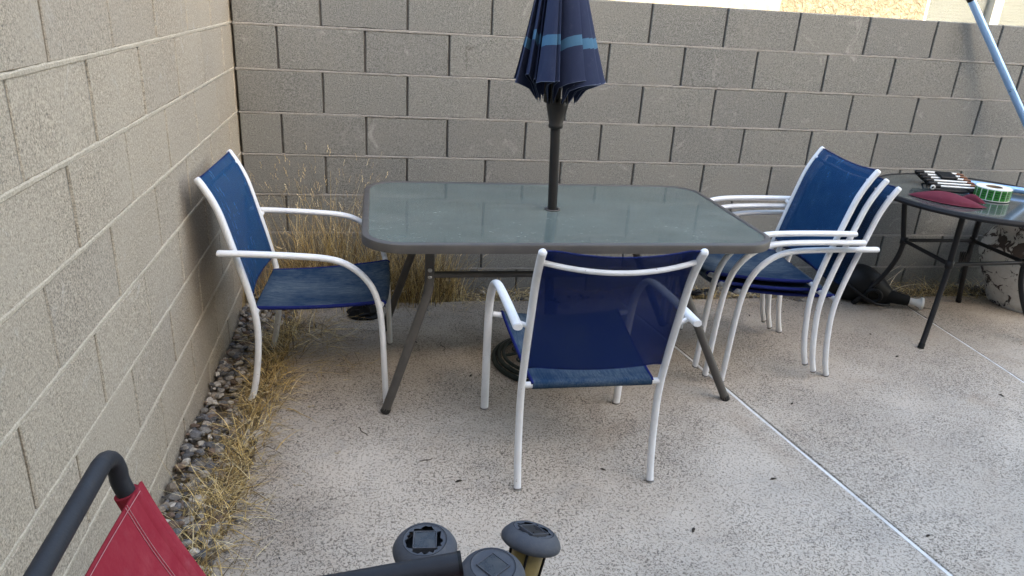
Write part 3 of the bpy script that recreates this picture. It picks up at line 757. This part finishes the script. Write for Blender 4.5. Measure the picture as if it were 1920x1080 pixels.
for j in range(NT_+1):
    t = (j/NT_)**1.25; z_tip = 1.232+t*1.02; z_rib = 1.145+t*1.10; k = taper(t); row = []
    for i, (a, rs, tw, dz) in enumerate(flaps):
        an = flaps[(i+1) % NF][0]+(2*math.pi if i == NF-1 else 0); da = an-a
        ro = (.170*k+.010)*(rs*(1-t)+t); ri = .062*k+.016
        # one fold: out from the rib, round a crisp edge that lies over its neighbour, and back under
        for q, (fr_, ff_) in enumerate(((0, 0), (.35, .10), (.66, .28), (.88, .55), (.97, .85), (1.0, 1.02), (.985, 1.08), (.90, 1.03), (.60, .96), (.30, .92))):
            rad = ri+(ro-ri)*fr_; ang = a+da*ff_*.95+tw*fr_*da*.62
            zz = z_rib+(z_tip+dz*(1-t)-z_rib)*(fr_**.42); c = ax(zz)
            row.append((c.x+rad*math.cos(ang), c.y+rad*math.sin(ang), zz))
    rows.append(row)
W = len(rows[0]); mb = MB(); vs_ = [p for r_ in rows for p in r_]
F = [(j*W+i, j*W+(i+1) % W, (j+1)*W+(i+1) % W, (j+1)*W+i) for j in range(NT_) for i in range(W)]
mb.add(vs_, F, 0, True)
ca = mb.build('canopy', [M['umbrella'], M['stripe'], M['stitch_blue']], um)
for idx, pl in enumerate(ca.data.polygons):
    j = idx//W; t = ((j+.5)/NT_)**1.25
    if .128 < t < .163: pl.material_index = 1
ca.data.set_sharp_from_angle(angle=R(40))
mb = MB(); mb.tube([V(*p) for p in rows[0]], .0013, 5, closed=True); mb.build('hem', M['stitch_blue'], um)
for i, (a, rs, tw, dz) in enumerate(flaps):            # folded ribs inside
    mb = MB(); b = ax(1.14); tpt = ax(2.2); mb.tube([b+V(.046*math.cos(a), .046*math.sin(a), 0), tpt+V(.022*math.cos(a), .022*math.sin(a), 0)], .0045, 6); mb.build('rib', M['umbrella_metal'], um)
mb = MB(); Mx = Matrix.Translation(ax(2.26)); mb.lathe([(.05, -.05), (.045, 0), (.022, .02), (.02, .05), (.0001, .07)], 16, M=Mx); mb.build('finial', M['umbrella_metal'], um)

ub = thing('umbrella_base', 'round dark green iron umbrella base with scrollwork under the glass table', 'umbrella base', (PX+.030, PY, 0))
def torus(mb, r_, z, mr, seg=48, ry=None): mb.tube([(r_*math.cos(2*math.pi*k/seg), r_*math.sin(2*math.pi*k/seg), z) for k in range(seg)], mr, 8, closed=True)
for r_, z, mr in ((.238, .012, .012), (.216, .026, .010), (.196, .036, .008), (.075, .048, .009)):
    mb = MB(); torus(mb, r_, z, mr); mb.build('ring', M['green_iron'], ub)
for k in range(8):
    a = 2*math.pi*k/8; c, s = math.cos(a), math.sin(a)
    mb = MB(); mb.tube([(c*.072, s*.072, .048), (c*.13, s*.13, .046), (c*.198, s*.198, .034)], .0065, 8); mb.build('spoke', M['green_iron'], ub)
    mb = MB(); a2 = a+math.pi/8; pts = []
    for i in range(22):
        q = i/21*1.75*2*math.pi; rad = .012+.020*(i/21); pts.append((math.cos(a2)*.135+rad*math.cos(q+a2), math.sin(a2)*.135+rad*math.sin(q+a2), .040))
    mb.tube(pts, .005, 6); mb.build('scroll', M['green_iron'], ub)
mb = MB(); mb.lathe([(.030, .020), (.070, .030), (.072, .044), (.034, .062), (.028, .10), (.028, .30), (.0245, .305), (.0215, .30), (.0215, .02)], 20); mb.build('socket', M['green_iron'], ub)

# ------------------------------------------------------------------ round black table and what lies on it
RX, RY, RH = 3.675, -.590, .715
rt = thing('round_table', 'round black metal table with dark glass top and curved legs', 'table', (RX, RY, 0))
def circ(r_, z, n=56): return [(r_*math.cos(2*math.pi*k/n), r_*math.sin(2*math.pi*k/n), z) for k in range(n)]
mb = MB(); loft_ring(mb, [circ(.500, RH-.026), circ(.504, RH-.014), circ(.498, RH-.002), circ(.486, RH), circ(.478, RH-.003), circ(.478, RH-.012), circ(.490, RH-.014), circ(.490, RH-.026)], 0, False)
rim = mb.build('rim', M['black_metal'], rt)
for pl in rim.data.polygons: pl.use_smooth = True
rim.data.set_sharp_from_angle(angle=R(35))
mb = MB(); mb.add(circ(.4785, RH-.004), [tuple(range(56))]); mb.add(circ(.4785, RH-.010), [tuple(range(55, -1, -1))])
loft = circ(.4785, RH-.010)+circ(.4785, RH-.004); mb.add(loft, [(i, (i+1) % 56, 56+(i+1) % 56, 56+i) for i in range(56)]); mb.build('glass_top', M['glass_dark'], rt)
nodes_ = []
for k, (sx, sy) in enumerate(((-1, -1), (1, -1), (1, 1), (-1, 1))):
    d = V(sx*.77, sy*.64, 0).normalized()
    pr = [(.330, RH-.016), (.318, .60), (.288, .45), (.278, .395), (.292, .30), (.335, .19), (.395, .085), (.445, .004)]
    if k == 0: pr = [(.330, RH-.016), (.325, .60), (.312, .45), (.312, .395), (.333, .30), (.368, .19), (.408, .085), (.445, .004)]
    mb = MB(); mb.tube(smooth([(d.x*r_, d.y*r_, z) for r_, z in pr], 5), .0135, 10); lg = mb.build('leg', M['black_metal'], rt)
    mb = MB(); mb.tube([(d.x*.447, d.y*.447, .001), (d.x*.435, d.y*.435, .022)], .0155, 10); mb.build('foot_cap', M['black_plastic'], lg)
    rn = .312 if k == 0 else .278
    mb = MB(); mb.lathe([(.0001, -.02), (.019, -.018), (.019, .018), (.0001, .02)], 10, M=Matrix.Translation(d*rn+V(0,0,.415))); mb.build('joint_boss', M['black_metal'], lg)
    nodes_.append(d*rn+V(0,0,.415))
for k in range(4):
    a, b = nodes_[k], nodes_[(k+1) % 4]; mb = MB(); mb.tube([a, b], .0105, 8); mb.build('stretcher', M['black_metal'], rt)
mb = MB(); a, b = nodes_[0]*.35+nodes_[2]*.65+V(-.02,0,-.05), nodes_[2]+V(0,0,-.10); zz = []
for i in range(9): zz.append(a.lerp(b, i/8)+V(0, 0, .030*(-1)**i))
mb.tube(zz, .004, 6); mb.build('coil_brace', M['black_metal'], rt)

Z0 = RH+.0005
tool = thing('tool_rack', 'black folding rack of white rods with copper tips on the round table', 'tool', (3.625, -.430, Z0+.014), rot=(R(8), 0, R(-14))); tool.scale = (.78, .80, .78)
mb = MB(); mb.bbox((-.165, -.155, .0), (-.120, .155, .024), .006); mb.bbox((.060, -.155, .0), (.105, .155, .024), .006); mb.bbox((-.122, -.150, .001), (.062, .150, .014), .004); mb.build('rack_frame', M['black_plastic'], tool)
M['white_plastic'] = simple('white_rod', (.72, .72, .70), .4, dirt=.15); M['copper'] = simple('copper_tip', (.16, .065, .03), .5, .3)
for i in range(6):
    y = -.130+.052*i
    mb = MB(); mb.tube([(-.135, y, .032), (.095, y+.004, .032)], .0072, 8); rd = mb.build('rod', M['white_plastic'], tool)
    mb = MB(); mb.tube([(-.175, y, .028), (-.130, y, .029)], .014, 8, round_end=True); mb.build('grip', M['black_plastic'], rd)
    mb = MB(); mb.tube([(.092, y+.004, .030), (.135, y+.005, .028), (.150, y+.006, .022)], [.009, .008, .004], 8); mb.build('tip', M['copper'], rd)
mb = MB(); mb.lathe([(.0085, -.002), (.016, -.002), (.016, .004), (.0085, .004)], 14, M=Matrix.Translation(V(-.178, -.150, .028)) @ Matrix.Rotation(R(-90), 4, 'X') @ Matrix.Translation(V(0,0,-.0))); mb.build('washer', M['white_plastic'], tool)
mb = MB(); mb.tube([(-.10, .12, .002), (-.10, .155, -.032)], .006, 8); mb.tube([(.05, .12, .002), (.05, .155, -.032)], .006, 8); mb.tube([(-.10, .155, -.032), (.05, .155, -.032)], .006, 8); mb.build('prop_leg', M['black_plastic'], tool)
mb = MB(); mb.bbox((-.065, .000, .034), (.045, .110, .052), .005); mb.build('clip_box', M['black_plastic'], tool)

rp = thing('cloth_pouch', 'folded maroon cloth pouch on the near edge of the round table', 'pouch', (3.395, -.705, Z0), R(-45))
def pouch(L, wd, h):
    vs_, F = [], []; n, m_ = 22, 8
    for i in range(n+1):
        t = i/n; x = -L/2+L*t; k = math.sin(math.pi*min(1, t*1.02))**.75 if 0 < t < 1 else 0.02; k = max(k, .03)
        for j in range(m_+1):
            s = j/m_; a = math.pi*s
            vs_.append((x, -wd/2*math.cos(a)*k+.012*math.sin(t*5), max(0, h*math.sin(a)**.8*k*(1-.25*math.sin(t*7+s*3)*.4))))
    W = m_+1
    for i in range(n):
        for j in range(m_): F.append((i*W+j, i*W+j+1, (i+1)*W+j+1, (i+1)*W+j))
    return vs_, F
mb = MB(); mb.add(*pouch(.335, .170, .034), 0, True); mb.build('body', M['maroon'], rp)
mb = MB(); v_, f_ = pouch(.345, .180, .007); mb.add(v_, f_, 0, True); mb.build('lower_flap', M['maroon'], rp)
mb = MB(); v_, f_ = pouch(.12, .05, .03); mb.add([V(*p)+V(.10, .095, .0) for p in v_], f_, 0, True); mb.build('folded_end', M['maroon'], rp)

rl = thing('label_roll', 'roll of green printed labels with white gaps on the round table', 'label roll', (3.690, -.650, Z0), 0); rl.scale = (.80, .80, .72)
M['label_green'] = simple('green_label', (.018, .19, .030), .4, dirt=.25, dcol=(.01, .10, .015)); M['label_white'] = simple('label_backing', (.72, .74, .70), .5, dirt=.1)
M['label_ink'] = simple('dark_label_ink', (.006, .045, .010), .5, dirt=.1); M['card'] = simple('cardboard_core', (.25, .17, .10), .9)
mb = MB(); loft_ring(mb, [[(r_*math.cos(2*math.pi*k/40), r_*math.sin(2*math.pi*k/40), z) for k in range(40)] for r_, z in ((.100, 0), (.100, .082), (.048, .082), (.048, 0))], 0, False); mb.build('paper_roll', M['label_white'], rl)
mb = MB(); loft_ring(mb, [[(r_*math.cos(2*math.pi*k/30), r_*math.sin(2*math.pi*k/30), z) for k in range(30)] for r_, z in ((.0475, .001), (.0475, .083), (.042, .083), (.042, .001))], 0, False); mb.build('core', M['card'], rl)
for k in range(17):
    a0 = 2*math.pi*k/17; a1 = a0+2*math.pi/17*.86
    def arc(r0, za, zb, b0, b1, n=4):
        vs_ = [(r0*math.cos(b0+(b1-b0)*i/n), r0*math.sin(b0+(b1-b0)*i/n), z) for z in (za, zb) for i in range(n+1)]
        return vs_, [(i, i+1, n+2+i, n+1+i) for i in range(n)]
    mb = MB(); mb.add(*arc(.1012, .006, .076, a0, a1)); lb = mb.build('label', M['label_green'], rl)
    mb = MB()
    for za, zb, f0, f1 in ((.056, .064, .15, .85), (.040, .048, .15, .65), (.024, .032, .2, .8)): mb.add(*arc(.1017, za, zb, a0+(a1-a0)*f0, a0+(a1-a0)*f1, 3))
    mb.build('print', M['label_ink'], lb)

tu = thing('metal_tube', 'short silver tube lying across the round table behind the label roll', 'tube', (3.775, -.42, Z0), R(-38))
mb = MB(); mb.tube([(-.02, .02, .0165), (.36, .02, .0165)], .016, 12); mb.build('barrel', M['silver'], tu)
mb = MB(); mb.tube([(-.062, .02, .0165), (-.02, .02, .0165)], .0125, 12); mb.build('neck', M['silver'], tu)

# ------------------------------------------------------------------ leaning pole, urn, black tool, scrap
p0, p1 = V(3.872, -.030, 1.531), V(4.242, -.150, 1.010); d = (p1-p0); d /= -d.z
top = p0-d*.108; bot = p0+d*1.527
lp = thing('leaning_pole', 'long silver metal pole with a black cap leaning on the back wall top', 'pole', (bot.x, bot.y, 0))
mb = MB(); mb.tube([top-V(bot.x, bot.y, 0)+V(0,-.026,0), bot-V(bot.x, bot.y, 0)+V(0,-.026,0)], .0195, 16); mb.build('shaft', M['silver'], lp)
mb = MB(); mb.tube([top-V(bot.x, bot.y, 0)+V(0,-.026,0)+d*.002, top-V(bot.x, bot.y, 0)+V(0,-.026,0)-d*.012], .0210, 16); mb.build('end_cap', M['black_plastic'], lp)

ur = thing('urn_planter', 'weathered white urn planter with peeling paint by the back wall', 'planter', (4.425, -.345, 0))
mb = MB(); rr = random.Random(2)
prof = [(.0001, .02), (.20, .02), (.205, .045), (.262, .16), (.303, .28), (.297, .36), (.262, .415), (.245, .435), (.258, .455), (.292, .488), (.296, .500), (.280, .503), (.262, .490), (.232, .455), (.225, .40), (.0001, .40)]
mb.lathe(prof, 40); mb.build('bowl', M['peel'], ur)
mb = MB(); mb.lathe([(.0001, 0), (.19, 0), (.195, .022), (.0001, .022)], 32); mb.build('foot', M['peel'], ur)

bk = thing('garden_tool', 'black rounded plastic tool body with a white-tipped spout lying by the wall', 'tool', (3.395, -.255, 0), R(-28))
mb = MB(); vs_ = []; F = []; n, m_ = 18, 16
for i in range(n+1):
    t = i/n; x = -.17+.34*t; r_ = .125*(math.sin(math.pi*(t*.86+.10)))**.6*(1-.30*t); zc = r_*.98+.004*0
    for k in range(m_): a = 2*math.pi*k/m_; vs_.append((x+.02*math.sin(a), r_*.95*math.cos(a), max(.002, zc+r_*math.sin(a))))
for i in range(n):
    for k in range(m_): F.append((i*m_+k, i*m_+(k+1) % m_, (i+1)*m_+(k+1) % m_, (i+1)*m_+k))
F.append(tuple(range(m_-1, -1, -1))); F.append(tuple(range(n*m_, n*m_+m_)))
mb.add(vs_, F, 0, True); mb.build('housing', M['black_plastic'], bk)
mb = MB(); mb.tube([(.125, -.01, .062), (.20, -.012, .052), (.255, -.012, .047)], [.040, .034, .030], 14); mb.build('spout', M['black_plastic'], bk)
mb = MB(); mb.tube([(.252, -.012, .047), (.292, -.012, .045), (.320, -.014, .044)], [.020, .020, .030], 12); mb.build('spout_tip', M['white_plastic'], bk)
mb = MB(); mb.tube([(.318, -.014, .044), (.330, -.014, .044)], [.036, .034], 12, side=(0, 1, 0), ry=None); mb.build('nozzle_ring', M['white_plastic'], bk)
mb = MB(); torus_pts = [(.055+.040*math.cos(2*math.pi*k/20), -.098-.004*math.sin(2*math.pi*k/20), .072+.036*math.sin(2*math.pi*k/20)) for k in range(20)]; mb.tube(torus_pts, .011, 8, closed=True); mb.build('intake_ring', M['black_plastic'], bk)
mb = MB(); mb.tube(smooth([(-.15, -.06, .16), (-.05, -.125, .10), (.06, -.140, .045), (.15, -.09, .030)], 6), .0075, 8); mb.build('cord', M['black_plastic'], bk)

def crumple(name, label, cat, loc, sx, sy, sz, mat, seed):
    rr = random.Random(seed); mb = MB(); n, m_ = 10, 16; vs_ = []; F = []
    for i in range(n+1):
        a = math.pi/2*i/n
        for k in range(m_):
            b = 2*math.pi*k/m_; q = rr.uniform(.72, 1.15); vs_.append((sx*math.cos(a)*math.cos(b)*q, sy*math.cos(a)*math.sin(b)*q, max(.001, sz*math.sin(a)*rr.uniform(.6, 1.1))))
    for i in range(n):
        for k in range(m_): F.append((i*m_+k, i*m_+(k+1) % m_, (i+1)*m_+(k+1) % m_, (i+1)*m_+k))
    mb.add(vs_, F); o = mb.build(name, mat); o.location = loc; return tag(o, label, cat)
crumple('plastic_scrap', 'crumpled black plastic lying in the grass behind the left chair', 'scrap', (.595, -.375, 0), .085, .055, .075, M['black_plastic'], 3)
crumple('plastic_scrap', 'flat black scrap on the ground behind the stacked chairs', 'scrap', (2.49, -.125, -.005), .085, .040, .030, M['black_plastic'], 9)

# ------------------------------------------------------------------ red chair in the foreground
rc = thing('red_chair', 'red mesh chair with charcoal tube frame at the front left', 'chair', (.332, -3.215, 0))
YF, YN = .328, -.300                                   # far and near side, chair faces +x
def post(y): return [(-.003, y, .878), (.025, y, .796), (.064, y, .704), (.110, y, .600), (.175, y, .46), (.205, y, .40)]
def corner(y, s_): return [(-.006, y, .902), (-.008, y-.005*s_, .921), (-.009, y-.018*s_, .933), (-.0098, y-.036*s_, .938), (-.010, y-.070*s_, .938)]
top_pts = [post(YF)[0]]+corner(YF, 1)+[(-.010, 0, .938)]+corner(YN, -1)[::-1]+[post(YN)[0]]
mb = MB(); mb.tube(smooth(list(reversed(post(YF)))+top_pts[1:-1]+post(YN), 5), .0122, 12); fr_ = mb.build('back_frame', M['charcoal_metal'], rc)
PB = [V(.000, 0, .868), V(.025, 0, .796), V(.064, 0, .704), V(.110, 0, .600), V(.160, 0, .49)]
pc = smooth([tuple(p) for p in PB], 5); nrm = V(.93, 0, .36)
def red_sheet(off, y0, y1, n=14, sag=.020):
    out = []
    for p in pc:
        for i in range(n+1):
            y = y0+(y1-y0)*i/n; out.append(V(p.x, y, p.z)+nrm*(off-sag*(1-(2*i/n-1)**2)))
    return out
n = 14; W = n+1; mb = MB(); A, B = red_sheet(.0165, YN-.017, YF+.017), red_sheet(.0145, YN-.017, YF+.017); m_ = len(pc)
mb.add(A, [(j*W+i, (j+1)*W+i, (j+1)*W+i+1, j*W+i+1) for j in range(m_-1) for i in range(n)], 0, True)
mb.add(B, [(j*W+i, j*W+i+1, (j+1)*W+i+1, (j+1)*W+i) for j in range(m_-1) for i in range(n)], 0, True)
for y in (YF, YN):                                     # sleeves round the posts
    s = 1 if y > 0 else -1
    mb.tube([V(p.x, y, p.z) for p in pc], .0165, 14, side=(0,1,0), caps=True)
sl = mb.build('back_sling', M['red'], rc)
for y in (YF-.033, YF-.038, YN+.033, YN+.038):
    k = (y-(YN-.017))/(YF-YN+.034); mb = MB(); mb.tube([V(p.x, y, p.z)+nrm*(.0172-.020*(1-(2*k-1)**2)) for p in pc], .00050, 5); mb.build('stitching', M['stitch'], sl)
mb = MB(); p = pc[0].lerp(pc[1], .5); mb.tube([V(p.x, YN+(YF-YN)*i/n, p.z)+nrm*(.0172-.020*(1-(2*i/n-1)**2)) for i in range(n+1)], .00050, 5); mb.build('stitching', M['stitch'], sl)
for s in (1, -1):
    y = s*.385; yr = YF if s > 0 else -YN
    mb = MB(); mb.tube(smooth([(.098, s*(yr+.012), .595), (.125, s*(yr+.03), .602), (.18, y, .610), (.30, y, .628), (.462, y, .650)], 5), .0200, 12, side=(0,0,1), ry=.0215); ar = mb.build('armrest', M['charcoal_metal'], rc)
    mb = MB(); mb.tube([(.460, y, .6498), (.466, y, .6506)], .0208, 12, side=(0,0,1), ry=.0223); mb.build('end_plug', M['black_plastic'], ar)
    mb = MB(); mb.tube(smooth([(.40, y, .625), (.42, y, .45), (.455, y, .2), (.48, y, .005)], 5), .0135, 10); mb.build('front_leg', M['charcoal_metal'], rc)
    mb = MB(); mb.tube(smooth([(.205, s*yr, .40), (.165, s*yr, .25), (.08, s*.30, .1), (.02, s*.305, .005)], 5), .0135, 10); mb.build('rear_leg', M['charcoal_metal'], rc)
    mb = MB(); mb.tube(smooth([(.20, s*.262, .425), (.40, s*.262, .425), (.60, s*.262, .435), (.64, s*.262, .42)], 5), .0130, 10); mb.build('seat_rail', M['charcoal_metal'], rc)
    mb = MB(); mb.tube([(.425, s*.262, .42), (.425, y, .42)], .0115, 8); mb.build('bracket', M['charcoal_metal'], rc)
mb = MB(); vs_ = []; n = 10; m_ = 12
for j in range(m_+1):
    for i in range(n+1):
        u = -1+2*i/n; vs_.append((.22+.42*j/m_, u*.262, .442-.03*(1-u*u)*math.sin(math.pi*min(1, j/m_+.05))))
W = n+1; mb.add(vs_, [(j*W+i, (j+1)*W+i, (j+1)*W+i+1, j*W+i+1) for j in range(m_) for i in range(n)], 0, True)
mb.add([V(*p)-V(0,0,.002) for p in vs_], [(j*W+i, j*W+i+1, (j+1)*W+i+1, (j+1)*W+i) for j in range(m_) for i in range(n)], 0, True); mb.build('seat_sling', M['red'], rc)

# ------------------------------------------------------------------ solar path lights standing beyond the red chair's arm
def solar(loc, tx, ty, rz, broken, label, h=.40):
    t = thing('solar_light', label, 'solar light', loc, 0, 'solar path lights', rot=(Matrix.Rotation(ty, 3, 'Y') @ Matrix.Rotation(tx, 3, 'X') @ Matrix.Rotation(rz, 3, 'Z')).to_euler()); t.scale = (1.09, 1.09, 1.0)
    mb = MB(); mb.tube([(0,0,0), (0,0,.05), (0,0,h-.135)], [.002, .008, .008], 8); mb.build('stake', M['black_plastic'], t)
    mb = MB(); mb.lathe([(.0001, h-.140), (.022, h-.138), (.026, h-.125), (.037, h-.120), (.037, h-.113), (.0001, h-.113)], 24); mb.build('lens_base', M['black_plastic'], t)
    mb = MB(); mb.lathe([(.031, h-.113), (.035, h-.018)], 28); mb.lathe([(.029, h-.018), (.026, h-.113)], 28); ln = mb.build('lens', M['amber'], t)
    for k in range(4):
        a = math.pi/4+math.pi/2*k; mb = MB(); mb.tube([(.0335*math.cos(a), .0335*math.sin(a), h-.116), (.0375*math.cos(a), .0375*math.sin(a), h-.016)], .0030, 6); mb.build('cage_rib', M['black_plastic'], t)
    rr = random.Random(int(loc[0]*1000))
    cap = [(.030, h-.020), (.058, h-.019), (.0635, h-.014), (.0645, h-.006), (.0600, h+.004), (.052, h+.014), (.044, h+.019)]
    mb = MB(); mb.lathe(cap, 40)
    seg = 40; inner = .0355 if broken else .0005        # a flat crown; on the broken ones a ragged hole round the cell
    ro = [(.043*math.cos(2*math.pi*k/seg), .043*math.sin(2*math.pi*k/seg), h+.019) for k in range(seg)]
    rm = [(.0405*math.cos(2*math.pi*k/seg), .0405*math.sin(2*math.pi*k/seg), h+.0175) for k in range(seg)]
    ri = []
    for k in range(seg):
        q = inner*(rr.uniform(.86, 1.14) if broken else 1); ri.append((q*math.cos(2*math.pi*k/seg), q*math.sin(2*math.pi*k/seg), h+.0175))
    mb.add(ro+rm+ri, [(i, (i+1) % seg, seg+(i+1) % seg, seg+i) for i in range(seg)]+[(seg+i, seg+(i+1) % seg, 2*seg+(i+1) % seg, 2*seg+i) for i in range(seg)], 0, False)
    mb.build('cap', M['grey_plastic'], t)
    if broken: mb = MB(); mb.lathe([(.0001, h-.006), (.043, h-.006)], 24); mb.build('cavity', M['black_plastic'], t)
    q = .0215; zt = h+(.0165 if broken else .0180)
    mb = MB(); mb.bbox((-q, -q, h+.004), (q, q, zt+.002), .0015); pn = mb.build('solar_panel', M['panel'], t)
    for k in range(4):
        Mx = Matrix.Rotation(math.pi/2*k, 4, 'Z'); mb = MB(); mb.bbox((-q-.0018, q-.0008, h+.004), (q+.0018, q+.0020, zt+.0032), .0006, M=Mx); mb.build('panel_frame', M['grey_plastic'], pn)
    return t
solar((.775, -2.475, 0), R(3), R(-2.0), R(-6), True, 'solar path light with a broken cap, leftmost, behind the charcoal arm')
solar((.885, -2.575, 0), R(2), R(1.5), R(38), False, 'solar path light with an unbroken cap, between two broken ones')
solar((.908, -2.575, 0), R(-17), R(15), R(24), True, 'solar path light leaning right, broken cap and amber lens showing')

# ------------------------------------------------------------------ neighbour's house beyond the wall
nh = thing('neighbour_house', 'sunlit beige stucco house with a window beyond the back wall', 'house', (6, 3, 0))
def nbox(name, a, b, mat, parent, bev=.006): mb = MB(); mb.bbox(a, b, bev); return mb.build(name, mat, parent)
nbox('wall', (-9, .02, -.1), (-.12, .25, 3.4), M['stucco'], nh); nbox('wall', (-.12, .02, -.1), (1.80, .25, .9), M['stucco'], nh); nbox('wall', (-.12, .02, 2.3), (1.80, .25, 3.4), M['stucco'], nh); nbox('wall', (1.80, .02, -.1), (9, .25, 3.4), M['stucco'], nh)
nbox('smooth_bay', (-4.2, -.10, -.1), (-1.70, .02, 3.2), M['stucco_smooth'], nh)
wi = nbox('window', (-.12, .20, .9), (1.80, .215, 2.3), M['blind'], nh, .001)
for i in range(46): nbox('blind_slat', (-.10, .145, .93+.0295*i), (1.78, .170, .938+.0295*i), M['blind'], wi, .001)
nbox('pane', (-.10, .105, .92), (1.78, .109, 2.28), M['pane'], wi, .0005)
for a, b in (((-.125, .03, .88), (-.085, .13, 2.32)), ((1.765, .03, .88), (1.805, .13, 2.32)), ((.625, .03, .92), (.725, .13, 2.28)), ((-.085, .03, .88), (1.765, .13, .92)), ((-.085, .03, 2.28), (1.765, .13, 2.32))): nbox('frame', a, b, M['trim'], wi, .003)
mb = MB(); mb.add([(-9.5,-.35,3.45), (9.5,-.35,3.45), (9.5,4,5.0), (-9.5,4,5.0), (-9.5,-.35,3.35), (9.5,-.35,3.35), (9.5,4,4.9), (-9.5,4,4.9)], [(0,1,2,3), (7,6,5,4), (0,4,5,1), (1,5,6,2), (2,6,7,3), (3,7,4,0)]); mb.build('roof', M['roof'], nh)

# unseen house added behind the viewer to keep the whole yard in shade
oh = thing('added_shade_house', 'tall tan stucco house, unseen, added behind the viewer to shade the patio', 'house', (4, -7, 0))
nbox('wall', (-14, -8, -.1), (14, 0, 5.85), M['stucco'], oh); nbox('eave', (-14.4, -8.4, 5.852), (14.4, .35, 6.0), M['trim'], oh)
for x in (-6, -1.5, 3.5): w = nbox('window', (x, .004, 1.0), (x+1.5, .03, 2.2), M['trim'], oh); nbox('pane', (x+.06, .031, 1.06), (x+1.44, .036, 2.14), M['black_plastic'], w, .001)
mb = MB(); mb.add([(-14.4,.35,6.003), (14.4,.35,6.003), (14.4,-8.4,6.003), (-14.4,-8.4,6.003), (-10,-4,7.2), (10,-4,7.2)], [(0,1,5,4), (1,2,5), (2,3,4,5), (3,0,4)]); mb.build('roof', M['roof'], oh)
